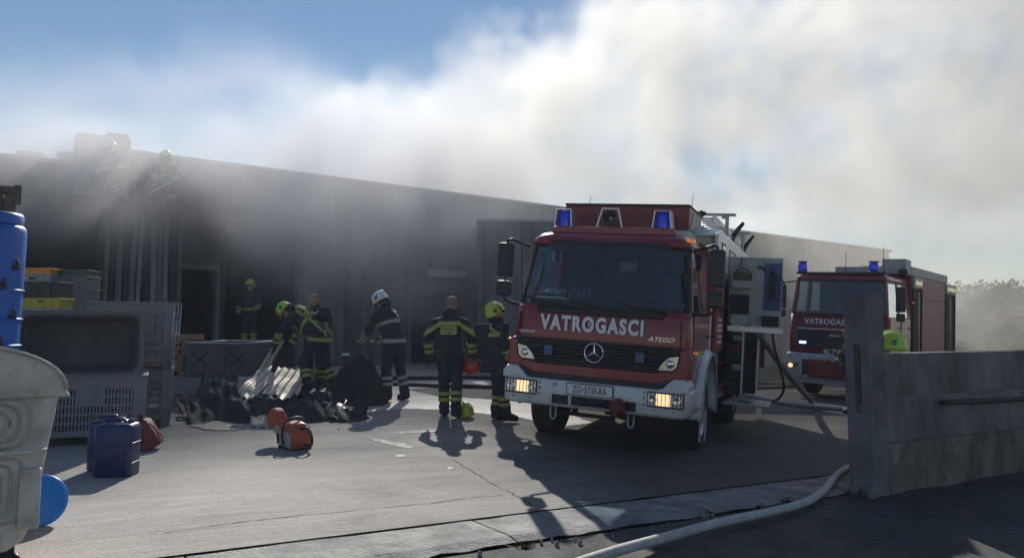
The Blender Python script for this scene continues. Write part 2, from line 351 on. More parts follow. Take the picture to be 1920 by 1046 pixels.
# frames and posts
for u, w_, z1, m in ((0.0, 0.10, 4.6, M_frame), (1.04, 0.12, 3.1, M_frame), (1.19, 0.10, 4.6, M_soot), (3.42, 0.10, 4.6, M_frame), (7.26, 0.16, 3.3, M_panel), (9.52, 0.16, 3.3, M_panel), (-1.95, 0.10, 4.6, M_soot), (-4.6, 0.14, 4.85, M_soot)):
    fb('post', (u, -0.08, -0.3), (u + w_, 0.16, z1), m, bevel=0.008)
fb('lintel', (0.11, -0.05, 3.02), (1.03, 0.12, 3.14), M_frame); fb('lintel', (0.11, 0.0, 3.145), (1.18, 0.1, 4.6), M_soot)
fb('lintel', (7.43, -0.10, 3.0), (9.5, 0.1, 3.34), M_panel)
fb('header_sheet', (7.75, -0.55, 3.10), (9.75, -0.50, 3.33), mat('header_white', (0.62, 0.63, 0.63), 0.6, var=0.15, scale=2))
rg = random.Random(21); sh = MB()
def crump(u, v): return (7.5 + 1.95 * u, -0.12 + rg.uniform(-.05, .05), 2.99 - 0.42 * v + rg.uniform(-.03, .03))
sh.grid(crump, 14, 5, smooth=False); sh.build('bent_shutter', mat('shutter_metal', (0.32, 0.33, 0.34), 0.45, metal=0.5, var=0.3, scale=4), WH)
fb('door_leaf', (7.5, 0.2, -0.3), (8.9, 0.26, 2.6), M_soot)
for u, z0, z1, w_ in ((5.6, 0.0, 3.4, 0.14), (6.3, 1.2, 3.2, 0.1), (6.55, 0.3, 2.2, 0.55), (10.3, 0, 3.2, .12)): fb('wall_trim', (u, -0.14, z0), (u + w_, -0.045, z1), M_panel, bevel=0.006)
for u in (5.05, 13.2, 21.0): WHp = MB().tube([(u, -.12, 6.0), (u, -.12, 5.9), (u, -.09, 5.8), (u, -.09, .25)], .045, 8).build('downpipe', M_frame, WH)
MB().tube([(3.6 + k * .5, -.07, 4.1 + .04 * math.sin(k * 1.3)) for k in range(13)], .015, 5).build('wall_cable', M_blk0, WH)
for u in (4.4, 11.5): MB().b2((u, -.22, 4.0), (u + .28, -.045, 4.12)).build('wall_lamp', M_flash, WH, bevel=.02)
fb('gutter', (3.5, -.2, 5.93), (41.1, -.105, 6.03), M_frame, bevel=.02)
fb('wall_box', (6.85, -0.2, 2.3), (7.05, -0.045, 2.5), M_flash, bevel=.01)
# hanging strip curtain left of the first door
rg = random.Random(8)
cm = [mat('curtain_strip_a', (0.15, 0.115, 0.10), 0.6, var=0.3, scale=2, stretch=(4, 4, 0.4)), mat('curtain_strip_b', (0.13, 0.13, 0.14), 0.5, var=0.3, scale=2, stretch=(4, 4, 0.4)), mat('curtain_strip_c', (0.20, 0.20, 0.21), 0.45, var=0.3, scale=2, stretch=(4, 4, 0.4)), M_soot]
for k in range(11):
    u0 = -1.85 + k * 0.165; q = MB(); amp = rg.uniform(.01, .04); ph = rg.uniform(0, 6); wd = rg.uniform(.12, .17); z0 = rg.uniform(.3, .9)
    q.grid(lambda u, v: (u0 + wd * u + 0.02 * math.sin(v * 5 + ph), -0.05 + amp * math.sin(u * 5 + v * 3 + ph) + .03 * (k % 2), 4.5 - (4.5 - z0) * v), 4, 10)
    q.build('curtain_strip', cm[[0, 3, 1, 3, 1, 2, 3, 2, 1, 2, 3][k]], WH, solid=0.008)
# canopy over the bays that the roof crew stands on
CN = (-5.5, 2.9)
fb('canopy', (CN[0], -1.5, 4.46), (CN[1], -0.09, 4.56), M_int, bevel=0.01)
# projecting lower block on the right of the door
LB = empty('annex_building', (G(895, 706).x, 23.2, 0), R(9), label='low grey annex block projecting behind the front fire engine', cat='annex')
def lb(name, lo, hi, m, **k): return MB().b2(lo, hi).build(name, m, LB, **k)
for k in range(6):
    MB().b2((0.012 + k * 1.15, 0, -0.8), (1.138 + k * 1.15, 0.12, 4.55)).build('wall_panel', M_panel, LB, bevel=.015)
lb('side_wall', (-0.14, 0.0, -.4), (0.0, 9, 4.55), M_panel); lb('side_wall', (6.91, 0.13, -1.2), (7.01, 7, 4.55), M_panel)
lb('roof_edge', (-0.2, -0.06, 4.553), (7.05, 0.2, 4.64), M_flash, bevel=.01); lb('roof_sheet', (-.1, .21, 4.52), (6.95, 8, 4.60), M_flash)
lb('corner_post', (-0.2, -0.10, -.4), (-0.02, -0.004, 4.55), M_frame)
# utility boxes by the wall, behind the crew
def cabinet(px, py, Y, w_, d_, h_, label, m):
    P = G(px, py); P = AT(px, py, Y); z = gz(P.x, Y); c = empty('utility_cabinet', (P.x, Y, z), R(12), label=label, cat='cabinet')
    MB().b2((-w_ / 2, -d_ / 2, 0), (w_ / 2, d_ / 2, h_)).build('body', m, c, bevel=.015); MB().b2((-w_ / 2 - .02, -d_ / 2 - .03, h_ + .002), (w_ / 2 + .02, d_ / 2, h_ + .035)).build('lid', M_flash, c, bevel=.01)
cabinet(912, 700, 21.5, 0.62, 0.5, 1.28, 'low dark cabinet by the wall left of the fire engine', M_soot)
# far tree line, far shed and end of the street in the smoke
M_bark = mat('bark', (0.10, 0.085, 0.07), 0.95, var=0.3, scale=6)
M_leaf = mat('foliage', (0.06, 0.085, 0.035), 0.9, var=0.5, scale=0.8, spec=0.0)
def tree(px, Y, w_, h_, seed, label):
    rg = random.Random(seed); P = AT(px, 650, Y); g0 = -0.6
    t = empty('broadleaf_tree', (P.x, Y, g0), 0, label=label, cat='tree', group='trees beyond the yard'); tr = MB()
    tr.tube([(0, 0, 0), (.05, 0, h_ * .3), (.0, .1, h_ * .6), (.05, .1, h_ * .85)], [.22, .17, .1, .03], 8); tips = []
    for k in range(14):
        a = rg.uniform(0, 6.28); z0 = h_ * rg.uniform(.2, .7); l = w_ * rg.uniform(.25, .5); e = Vector((math.cos(a) * l, math.sin(a) * l * .8, z0 + l * rg.uniform(.3, 1.0)))
        e.z = min(e.z, h_ * .97); tr.tube([(0, 0, z0), e * .55 + Vector((0, 0, z0 * .3)), e], [.07, .04, .012], 5); tips.append(e)
    tr.build('trunk', M_bark, t); cr = MB()
    for k in range(5200):
        c = rg.choice(tips) if rg.random() < .75 else Vector((rg.uniform(-.3, .3) * w_, rg.uniform(-.3, .3) * w_, h_ * rg.uniform(.3, .95)))
        q = c + Vector((rg.gauss(0, .13) * w_, rg.gauss(0, .12) * w_, rg.gauss(0, .09) * h_))
        if q.z > h_ * 1.08 or q.z < .3: continue
        s = rg.uniform(.08, .2); n = Vector((rg.gauss(0, 1), rg.gauss(0, 1), rg.gauss(0, 1))).normalized(); a = n.orthogonal().normalized() * s; b = n.cross(a) * .6
        cr._add([q - a, q - b, q + a, q + b], [(0, 1, 2, 3)])
    cr.build('crown', M_leaf, t)
tree(1842, 50, 5.2, 4.6, 1, 'tallest hazy tree at the far right beyond the concrete wall')
tree(1905, 52, 4.4, 3.9, 2, 'hazy round tree at the frame edge right of the tallest one')
tree(1800, 54, 3.6, 3.3, 3, 'low hazy tree just right of the rear fire engine')
tree(1868, 58, 5.5, 4.0, 6, 'broad hazy tree filling the gap behind the two taller ones')
P = AT(1850, 640, 44); hg = MB(); rg = random.Random(5)
for k in range(9000):
    q = Vector((rg.uniform(-7, 9), rg.gauss(0, .5), abs(rg.gauss(0, .55)) + .1)); q.z = min(q.z, 1.2 + .5 * mnoise.noise(Vector((q.x * .8, q.y, 3))) + rg.uniform(-.3, .1)); s = rg.uniform(.08, .2); n = Vector((rg.gauss(0, 1), rg.gauss(0, 1), rg.gauss(0, 1))).normalized(); a = n.orthogonal().normalized() * s; b = n.cross(a) * .6
    hg._add([q - a, q - b, q + a, q + b], [(0, 1, 2, 3)])
h = hg.build('hedge', M_leaf); h.location = (P.x, 44, -.5); tag(h, 'low dark hedge line in the haze behind the concrete wall', 'hedge', kind='stuff')
P = AT(1925, 592, 40); sh = empty('street_canopy', (P.x, 40, -.5), R(5), label='thin red and white roof edge poking in at the far right', cat='canopy')
MB().b2((-.55, -.3, P.z + .43), (3, 1.5, P.z + .52)).build('roof', mat('canopy_roof', (.35, .2, .17), .7), sh); MB().b2((.6, .5, 0), (.7, .6, P.z + .43)).build('post', M_frame, sh)
# ---------------- gate pillar, wall, hoses ----------------
M_conc = mat('wall_concrete', (0.17, 0.168, 0.16), 0.9, var=0.6, scale=2.2, bump=1.0, bscale=30, stretch=(1, 1, .35))
M_concL = mat('pillar_concrete', (0.16, 0.165, 0.17), 0.9, var=0.45, scale=2.0, bump=0.6, bscale=25)
M_concD = mat('wall_concrete_mossy', (0.19, 0.18, 0.14), 0.95, var=0.7, scale=3.2, bump=1.0, bscale=26, stretch=(1, 1, .5))
PM = G(1640, 925); wd = Vector((0.864, 0.503, 0)); wang = math.atan2(wd.y, wd.x)
PL = empty('gate_pillar', (PM.x, PM.y, PM.z), wang, label='tall square concrete gate pillar with a recessed slot in its face', cat='pillar')
# local: x along the wall, y away; the near corner is the origin.  The face x=0 looks at the gateway and carries the slot.
Hp, Wp, Dp = 1.98, 0.25, 0.28
pm = MB()
pm.b2((0.05, 0, -.2), (Wp, Dp, Hp))
for lo, hi in (((0, 0, -.2), (0.05, Dp, 0.78)), ((0, 0, 1.48), (0.05, Dp, Hp)), ((0, 0, 0.78), (0.05, 0.10, 1.48)), ((0, 0.18, 0.78), (0.05, Dp, 1.48))): pm.b2(lo, hi)
me_ = pm.build('shaft', M_concL, PL)
bm = bmesh.new(); bm.from_mesh(me_.data); bmesh.ops.remove_doubles(bm, verts=bm.verts, dist=1e-5); bm.to_mesh(me_.data); bm.free()
sb_ = MB(); sb_.b2((0.045, 0.12, 0.85), (0.056, 0.16, 1.42)); sb_.b2((0.03, 0.10, 0.9), (.05, .115, .93)); sb_.build('slot_iron', mat('rusty_iron', (0.06, 0.045, 0.04), 0.8, var=0.4, scale=15), PL)
rb = MB(); rg = random.Random(31)
for k in range(16):
    a = rg.uniform(-.05, .25); c = (rg.uniform(-.12, 0.02), a, rg.uniform(-.02, .04)); rb.box(c, [rg.uniform(.02, .09)] * 3, Matrix.Rotation(rg.uniform(0, 3), 3, Vector((rg.random(), rg.random(), 1)).normalized()))
tag(rb.build('broken_footing', M_concD, PL, bevel=.008), kind='stuff')
WL = empty('boundary_wall', (PM.x, PM.y, PM.z), wang, label='long concrete block wall running off to the right from the gate pillar', cat='wall')
rg = random.Random(17)
for row, (z0, z1, th, m) in enumerate(((-0.3, 0.46, -0.025, M_concD), (0.468, 0.925, 0.0, M_conc), (0.933, 1.375, 0.004, M_conc))):
    off = [0, .75, 0][row]; x = Wp + 0.006; first = True
    while x < 13:
        L_ = 1.5 if not first else 1.5 - off * .9; first = False
        MB().b2((x, 0.02 + th + rg.uniform(-.004, .004), z0), (x + L_ - 0.008, 0.26, z1 + rg.uniform(-.003, .003))).build('wall_block', m, WL, bevel=0.012)
        x += L_
MB().b2((Wp + 0.01, 0.03, 0.40), (13, 0.25, 1.36)).build('wall_core', M_conc, WL)
hp = MB(); hp.tube([(1.15 + t * 4.0, -0.035, 0.845 - .035 * math.sin(t * 3.1)) for t in [k / 16 for k in range(17)]], 0.028, 10)
tag(hp.build('pipe', mat('black_hose', (0.015, 0.015, 0.017), 0.6)), 'black pipe running along the right-hand concrete wall', 'pipe'); bpy.data.objects['pipe'].location = PM; bpy.data.objects['pipe'].rotation_euler = (0, 0, wang)
def smooth_path(P, n=8):
    P = [Vector(p) for p in P]; out = []
    for i in range(len(P) - 1):
        p0 = P[max(i - 1, 0)]; p1_ = P[i]; p2 = P[i + 1]; p3 = P[min(i + 2, len(P) - 1)]
        for k in range(n):
            t = k / n; out.append(0.5 * ((2 * p1_) + (p2 - p0) * t + (2 * p0 - 5 * p1_ + 4 * p2 - p3) * t * t + (3 * p1_ - p0 - 3 * p2 + p3) * t ** 3))
    return out + [P[-1]]
M_hoseW = mat('white_hose', (0.55, 0.54, 0.52), 0.75, var=0.2, scale=10, bump=0.6, bscale=160)
M_hoseB = mat('dark_hose', (0.02, 0.02, 0.022), 0.6)
M_hoseT = mat('tan_hose', (0.42, 0.38, 0.32), 0.7, var=0.3, scale=6)
def hose(name, pix, r, m, label, cat='fire hose', group=None, n=8):
    P = [G(x, y) for x, y in pix]; P = smooth_path(P, n); P = [Vector((p.x, p.y, gz(p.x, p.y) + r * 1.0)) for p in P]
    o = MB().tube(P, r, 10).build(name, m); return tag(o, label, cat, group)
hose('fire_hose', [(1060, 1075), (1155, 1043), (1250, 1016), (1350, 988), (1440, 968), (1512, 948), (1548, 922), (1568, 897), (1592, 882), (1625, 880), (1680, 878)], 0.036, M_hoseW, 'thick white fire hose curving across the gateway to the pillar foot')
hose('fire_hose', [(560, 722), (680, 714), (840, 711), (1000, 713), (1100, 718)], 0.045, M_hoseB, 'farthest dark hose lying behind the crew')
hose('fire_hose', [(560, 729), (700, 723), (850, 727), (1000, 731), (1080, 735)], 0.04, M_hoseB, 'nearest dark hose lying behind the crew')
hose('fire_hose', [(1380, 716), (1440, 721), (1500, 719), (1560, 716)], 0.045, M_hoseT, 'pale hose farthest back between the two fire engines')
hose('fire_hose', [(1385, 727), (1430, 729), (1480, 726), (1540, 728)], 0.05, M_hoseT, 'pale hose crossing in front of the rear engine bumper')
hose('fire_hose', [(1380, 738), (1430, 750), (1480, 760), (1530, 766), (1600, 772), (1700, 778)], 0.05, M_hoseW, 'pale hose nearest the gate pillar, beyond the fold-out step')
a = AT(1423, 624, 12.6); b = G(1520, 758); c = G(1534, 772)
sp_ = MB(); sp_.tube(smooth_path([a, a.lerp(b, .5) + Vector((0, 0, -.02)), b + Vector((0, 0, .10)), Vector((c.x, c.y, gz(c.x, c.y) + .05))], 8), 0.058, 12)
tag(sp_.build('suction_pipe', mat('grey_suction_hose', (0.20, 0.19, 0.18), 0.6, var=0.2, scale=8)), 'grey suction pipe leaning from the equipment door to the ground', 'pipe')
pts = [AT(1449, 626, 12.7), AT(1452, 650, 12.7), AT(1463, 690, 12.8), AT(1470, 725, 12.9), AT(1462, 745, 12.9), AT(1446, 754, 12.9)]
tag(MB().tube(smooth_path(pts, 6), 0.022, 8).build('feed_hose', mat('maroon_hose', (0.07, 0.02, 0.025), 0.5)), 'thin maroon hose looping down beside the fold-out step', 'hose')
# weeds in the joint
M_weed = mat('weed_leaf', (0.07, 0.085, 0.035), 0.9, var=0.4, scale=10, spec=0.0)
def weed(px, py, s, seed, label):
    rg = random.Random(seed); P = G(px, py); mb = MB()
    for k in range(60):
        a = rg.uniform(0, 6.28); l = s * rg.uniform(.3, 1); tip = Vector((math.cos(a) * l, math.sin(a) * l * .7, l * rg.uniform(.2, .9))); b = Vector((rg.gauss(0, .25) * s, rg.gauss(0, .15) * s, 0)); n = Vector((-math.sin(a), math.cos(a), 0)) * s * .07
        mb._add([b - n * .4, b + n * .4, b + tip * .6 + n, b + tip, b + tip * .6 - n], [(0, 1, 2, 3, 4)])
    o = mb.build('weed', M_weed); o.location = P; tag(o, label, 'weed')
weed(1476, 945, .09, 1, 'scrubby weed in the joint just behind the white hose'); weed(1424, 952, .06, 2, 'smaller weed in the joint left of the scrubby one')
weed(985, 1030, .08, 3, 'green weed in the joint near the bottom edge'); weed(1330, 962, .04, 4, 'tiny weed in the joint under the front fire engine shadow')
# ---------------- front fire engine ----------------
M_red = mat('engine_red', (0.25, 0.018, 0.035), 0.3, var=0.28, scale=2.5, coat=0.4)
M_red2 = mat('engine_red_dark', (0.20, 0.018, 0.022), 0.4, var=0.15, scale=2)
M_white = mat('engine_white', (0.66, 0.68, 0.70), 0.38, var=0.22, scale=4.5, coat=0.3)
M_blk = mat('black_trim', (0.018, 0.018, 0.02), 0.55)
M_dark = mat('dark_underbody', (0.02, 0.02, 0.022), 0.8, var=0.4, scale=5)
M_chrome = mat('chrome', (0.75, 0.76, 0.78), 0.12, metal=1.0)
M_alu = mat('aluminium', (0.55, 0.56, 0.58), 0.38, metal=0.85, var=0.15, scale=6)
M_aluflat = mat('grey_panel', (0.36, 0.38, 0.40), 0.5, metal=0.2, var=0.2, scale=4)
M_tyre = mat('tyre_rubber', (0.022, 0.022, 0.023), 0.85, var=0.3, scale=20, bump=0.3, bscale=60)
M_letter = mat('reflective_letters', (0.74, 0.76, 0.78), 0.4)
M_silver = mat('silver_letters', (0.70, 0.71, 0.73), 0.25, metal=0.7)
M_bluel = mat('beacon_blue', (0.01, 0.03, 0.55), 0.12, trans=0.35, coat=0.5, emit=(0.02, 0.06, 1.0), estr=0.08)
M_blueon = mat('strobe_lit', (0.1, 0.3, 1), 0.2, emit=(0.10, 0.32, 1.0), estr=14)
M_warm = mat('headlamp_lit', (1, 0.8, 0.5), 0.3, emit=(1.0, 0.62, 0.30), estr=1.1)
M_lens = mat('lamp_reflector', (0.62, 0.64, 0.66), 0.18, metal=0.8, var=0.4, scale=25)
M_amber = mat('amber_lens', (0.75, 0.25, 0.06), 0.25, emit=(1, 0.35, 0.1), estr=0.25)
M_seat = mat('seat_cloth', (0.025, 0.03, 0.04), 0.9)
M_paper = mat('paper', (0.75, 0.75, 0.72), 0.7)
M_redhose = mat('red_fitting', (0.16, 0.03, 0.04), 0.6, var=0.3, scale=10)
M_yel = mat('hi_vis_cloth', (0.30, 0.36, 0.06), 0.7)
M_bluep = mat('blue_panel', (0.015, 0.05, 0.22), 0.45, var=0.15, scale=5)
def glass_mat(name, tint, refl=0.08, clear=0.6):
    m = bpy.data.materials.new(name); m.use_nodes = True; n = m.node_tree; n.nodes.clear(); L = n.links.new
    o = n.nodes.new('ShaderNodeOutputMaterial'); t = n.nodes.new('ShaderNodeBsdfTransparent'); t.inputs[0].default_value = (*[c * clear for c in tint], 1)
    g = n.nodes.new('ShaderNodeBsdfGlossy'); g.inputs['Roughness'].default_value = 0.03; g.inputs[0].default_value = (0.9, 0.95, 1, 1)
    d = n.nodes.new('ShaderNodeBsdfDiffuse'); d.inputs[0].default_value = (0.10, 0.13, 0.15, 1)
    nz = n.nodes.new('ShaderNodeTexNoise'); nz.inputs['Scale'].default_value = 6; nz.inputs['Detail'].default_value = 6
    mr = n.nodes.new('ShaderNodeMapRange'); mr.inputs[3].default_value = 0.01; mr.inputs[4].default_value = 0.07; L(nz.outputs[0], mr.inputs[0])
    mx0 = n.nodes.new('ShaderNodeMixShader'); L(mr.outputs[0], mx0.inputs[0]); L(t.outputs[0], mx0.inputs[1]); L(d.outputs[0], mx0.inputs[2])
    f = n.nodes.new('ShaderNodeFresnel'); f.inputs[0].default_value = 1.45; mx = n.nodes.new('ShaderNodeMixShader')
    mm = n.nodes.new('ShaderNodeMath'); mm.operation = 'ADD'; L(f.outputs[0], mm.inputs[0]); mm.inputs[1].default_value = refl - 0.04
    L(mm.outputs[0], mx.inputs[0]); L(mx0.outputs[0], mx.inputs[1]); L(g.outputs[0], mx.inputs[2]); L(mx.outputs[0], o.inputs[0]); MATS[name] = m; return m
M_wind = glass_mat('windscreen_glass', (0.74, 0.90, 1.0), 0.08, 0.72)
M_sglass = glass_mat('side_glass', (0.75, 0.88, 0.92), 0.08, 0.85)

def rrect(w, y0, y1, r, rb, n=5):
    # rounded plan rectangle: front corners radius r, back corners radius rb
    P = []
    for cx_, cy_, a0, rr in ((w - r, y0 + r, -90, r), (w - rb, y1 - rb, 0, rb), (-w + rb, y1 - rb, 90, rb), (-w + r, y0 + r, 180, r)):
        for k in range(n + 1):
            a = R(a0 + 90 * k / n); P.append((cx_ + rr * math.cos(a), cy_ + rr * math.sin(a)))
    return P
def loft(levels, capb=True, capt=True):
    # levels: (z, w, y0, y1, r, rb)
    mb = MB(); mb.smooth = True; rings = [rrect(w, y0, y1, r, rb) for z, w, y0, y1, r, rb in levels]; n = len(rings[0])
    vs = [(x, y, levels[i][0]) for i, rg in enumerate(rings) for x, y in rg]
    fs = [(i * n + k, i * n + (k + 1) % n, (i + 1) * n + (k + 1) % n, (i + 1) * n + k) for i in range(len(rings) - 1) for k in range(n)]
    mb._add(vs, fs); mb.smooth = False
    o = 0
    if capb: mb.f.append(tuple(range(n))[::-1]); mb.mi.append(0); mb.sm.append(False)
    if capt: mb.f.append(tuple((len(rings) - 1) * n + k for k in range(n))); mb.mi.append(0); mb.sm.append(False)
    return mb
def sub(name, mb, m, par, **k): return mb.build(name, m, par, **k)

def make_wheel(par, x, y, side, r=0.5, w=0.30, dual=False):
    wh = MB(); M4 = Matrix.Translation((x, y, r)) @ Matrix.Rotation(R(90) * side, 4, 'Y')
    wh.lathe([(r * 0.30, w * .1), (r * 0.34, w * .30), (r * .52, w * .32), (r * .56, w * .5), (r * .60, w * .5)], M4, 28)
    o = wh.build('wheel', M_alu if not dual else M_aluflat, par)
    t = MB(); t.lathe([(r * .58, w * .5), (r * .74, w * .56), (r * .93, w * .52), (r, w * .40), (r, -w * .40), (r * .93, -w * .52), (r * .6, -w * .5), (r * .58, w * .5)], M4, 40)
    to = t.build('tyre', M_tyre, o)
    tr = MB()
    for k in range(36):
        a = 2 * math.pi * k / 36
        for s in (-1, 1):
            p = M4 @ Vector((math.cos(a) * r * 1.0, math.sin(a) * r * 1.0, s * w * .22))
            q = (M4.to_3x3() @ Matrix.Rotation(a, 3, 'Z') @ Matrix.Rotation(R(20 * s), 3, 'X'))
            tr.box(p, (0.022, 0.05, w * .34), q)
    tr.build('tread_blocks', M_tyre, o)['kind'] = 'stuff'
    h = MB(); h.lathe([(0.001, w * .36), (r * .18, w * .34), (r * .22, w * .22), (r * .3, w * .12)], M4, 20); h.build('hub', M_dark, o)
    nb = MB()
    for k in range(10):
        a = 2 * math.pi * k / 10; p = M4 @ Vector((math.cos(a) * r * .42, math.sin(a) * r * .42, w * .32)); p2 = M4 @ Vector((math.cos(a) * r * .42, math.sin(a) * r * .42, w * .38)); nb.cyl(p, p2, 0.018, seg=6)
    nb.build('wheel_nuts', M_dark, o)
    return o

def place_engine(px, py, Y, yaw, roll, dx=0.0):
    O = AT(px, py, Y)
    Mx = Matrix.Rotation(R(yaw), 4, 'Z') @ Matrix.Rotation(R(roll), 4, 'Y')
    O = O + (Mx.to_3x3() @ Vector((dx, 0, 0)))
    return Matrix.Translation(O) @ Mx
T1 = empty('fire_engine', mat4=place_engine(1116, 855, 9.8, -21.5, 4.0, -0.065), label='red fire engine with white bumper, lit headlamps and an open equipment door', cat='fire engine')
def p1(name, mb, m, **k): return mb.build(name, m, T1, **k)
# lower cab and roof
cabm = loft([(0.93, 1.13, 0.05, 1.72, 0.16, 0.04), (1.36, 1.135, 0.0, 1.72, 0.17, 0.04), (1.72, 1.125, 0.02, 1.72, 0.17, 0.04), (1.80, 1.115, 0.05, 1.72, 0.17, 0.04)])
cab = p1('cab', cabm, M_red)
roof = p1('cab_roof', loft([(2.60, 1.04, 0.25, 1.76, 0.16, 0.06), (2.68, 1.04, 0.27, 1.76, 0.18, 0.06), (2.75, 0.99, 0.36, 1.76, 0.22, 0.06), (2.79, 0.90, 0.50, 1.74, 0.22, 0.06)]), M_red)
# seams on cab sides, pillars
for s in (-1, 1):
    a = MB(); a.prism([(0.10, 1.79), (0.20, 1.79), (0.42, 2.62), (0.30, 2.62)], 'x', s * 1.115, s * 1.045, taper=None)
    pl = MB()
    def quadpil(y0a, y1a, y0b, y1b, xb, xt, th=0.06):
        z0, z1 = 1.78, 2.63; q = []
        for (z, ya, yb, x) in ((z0, y0a, y1a, xb), (z1, y0b, y1b, xt)):
            q += [(s * x, ya, z), (s * x, yb, z), (s * (x - th), yb, z), (s * (x - th), ya, z)]
        pl._add(q, [(0, 1, 2, 3), (7, 6, 5, 4), (0, 4, 5, 1), (1, 5, 6, 2), (2, 6, 7, 3), (3, 7, 4, 0)])
    quadpil(0.20, 0.30, 0.40, 0.50, 1.115, 1.04); quadpil(1.50, 1.72, 1.50, 1.76, 1.115, 1.04)
    p1('window_pillar', pl, M_red, bevel=0.012)
    gl = MB(); gl._add([(s * 1.09, 0.28, 1.79), (s * 1.09, 1.53, 1.79), (s * 1.02, 1.53, 2.61), (s * 1.02, 0.47, 2.61)], [(0, 1, 2, 3)])
    sg = p1('side_window', gl, M_sglass)
    sm = MB(); sm.tube([(s * 1.098, 0.28, 1.80), (s * 1.098, 1.51, 1.80), (s * 1.028, 1.51, 2.60), (s * 1.028, 0.45, 2.60), (s * 1.098, 0.28, 1.80)], 0.014, 6); sm.build('window_seal', M_blk, sg)
    # door
    dr = MB(); dr.prism([(0.24, 1.12), (1.50, 1.12), (1.50, 1.775), (0.22, 1.775)], 'x', s * 1.131, s * 1.146); d = p1('cab_door', dr, M_red, bevel=0.01)
    dh = MB(); dh.box((s * 1.165, 1.36, 1.52), (0.03, 0.18, 0.035)); dh.build('door_handle', M_blk, d, bevel=0.008)
    ds = MB(); ds.box((s * 1.150, 0.85, 1.30), (0.008, 1.1, 0.035)); ds.build('side_stripe', M_yel, d)
    # grab / deflector at the corner
    cd = MB(); cd.prism([(-1.04 * -s, 1.36), (s * 1.16, 1.30), (s * 1.17, 1.02), (s * 1.08, 1.0)], 'y', 0.0, 0.16); p1('corner_fairing', cd, M_red, bevel=0.03, seg=3)
    ms = MB(); ms.lathe([(0.001, .02), (.03, .015), (.04, 0)], Matrix.Translation((s * 1.19, .12, 1.33)), 10); p1('side_repeater', ms, M_amber)
p1('rear_cab_wall', MB().b2((-1.05, 1.60, 1.8), (-0.28, 1.64, 2.62)).b2((0.1, 1.60, 1.8), (1.0, 1.64, 2.62)).b2((-0.28, 1.60, 1.8), (0.1, 1.64, 2.62)), M_seat)
# windscreen (curved)
wsW = MB()
def wsf(u, v):
    x = -1 + 2 * u; z = 1.80 + 0.83 * v; w_ = 1.085 + (0.995 - 1.085) * v; yb = 0.035 + (0.235 - 0.035) * v
    return (x * w_, yb + 0.16 * abs(x) ** 5, z)
wsW.grid(wsf, 24, 6); wind = p1('windscreen', wsW, M_wind)
fr = MB()
edge = [wsf(u / 16, 0) for u in range(17)] + [wsf(1, v / 4) for v in range(1, 5)] + [wsf(1 - u / 16, 1) for u in range(1, 17)] + [wsf(0, 1 - v / 4) for v in range(1, 5)]
fr.tube([(x, y - 0.006, z) for x, y, z in edge], 0.026, 6); fr.build('windscreen_seal', M_blk, wind)
bb = MB()
def bbf(u, v):
    x = -1 + 2 * u; z = 1.705 + 0.105 * v; return (x * 1.10, 0.004 + 0.03 * v + 0.17 * abs(x) ** 6, z)
bb.grid(bbf, 20, 2); p1('scuttle_panel', bb, M_blk, solid=0.03)
for xa, xb in ((-0.15, -0.95), (0.25, -0.42), (0.85, 0.28)):
    wp = MB(); wp.tube([(xa, 0.0, 1.76), (xb + .1, -0.012, 1.86), (xb, -0.005, 1.90)], 0.011, 6); wp.box(((xa + xb) / 2 + .02, 0.005, 1.845), (abs(xa - xb) * .9, 0.012, 0.02), Matrix.Rotation(R(6 if xa > xb else -6), 3, 'Y')); p1('wiper', wp, M_blk)
# interior
ds = MB(); ds.prism([(0.25, 1.72), (0.25, 1.88), (0.62, 1.92), (0.78, 1.80), (0.78, 1.5)], 'x', -1.0, 1.0); dash = p1('dashboard', ds, M_seat, bevel=0.02)
pp = MB(); pp.box((-0.80, 0.34, 1.945), (0.40, 0.20, 0.02), Matrix.Rotation(R(-12), 3, 'X')); pp.box((-0.70, 0.36, 1.975), (0.26, 0.16, 0.015), Matrix.Rotation(R(-20), 3, 'X') @ Matrix.Rotation(.3, 3, 'Z')); pp.build('paper_sheet', M_paper, dash)
vn = MB()
for k in range(11): vn.box((-0.95 + k * 0.065, 0.56, 1.97), (0.014, 0.02, 0.15), Matrix.Rotation(R(12), 3, 'Y'))
vn.build('clipboard_rack', M_aluflat, dash)
sw = MB(); Msw = Matrix.Translation((0.62, 0.82, 1.93)) @ Matrix.Rotation(R(-55), 4, 'X')
sw.tube([Msw @ Vector((0.22 * math.cos(a), 0.22 * math.sin(a), 0)) for a in [2 * math.pi * k / 24 for k in range(25)]], 0.016, 6)
sw.box(Msw @ Vector((0, 0, 0)), (0.4, 0.06, 0.02), Msw.to_3x3()); p1('steering_wheel', sw, M_blk)
for x in (-0.62, 0.62, 0.0):
    st = MB(); st.box((x, 1.3, 1.75), (0.5, 0.5, 0.14)); st.box((x, 1.5, 2.05), (0.46, 0.12, 0.6)); se = p1('seat', st, M_seat, bevel=0.05)
    hr = MB(); hr.box((x, 1.49, 2.42), (0.28, 0.1, 0.17)); hr.build('headrest', M_aluflat if x == 0 else M_seat, se, bevel=0.04)
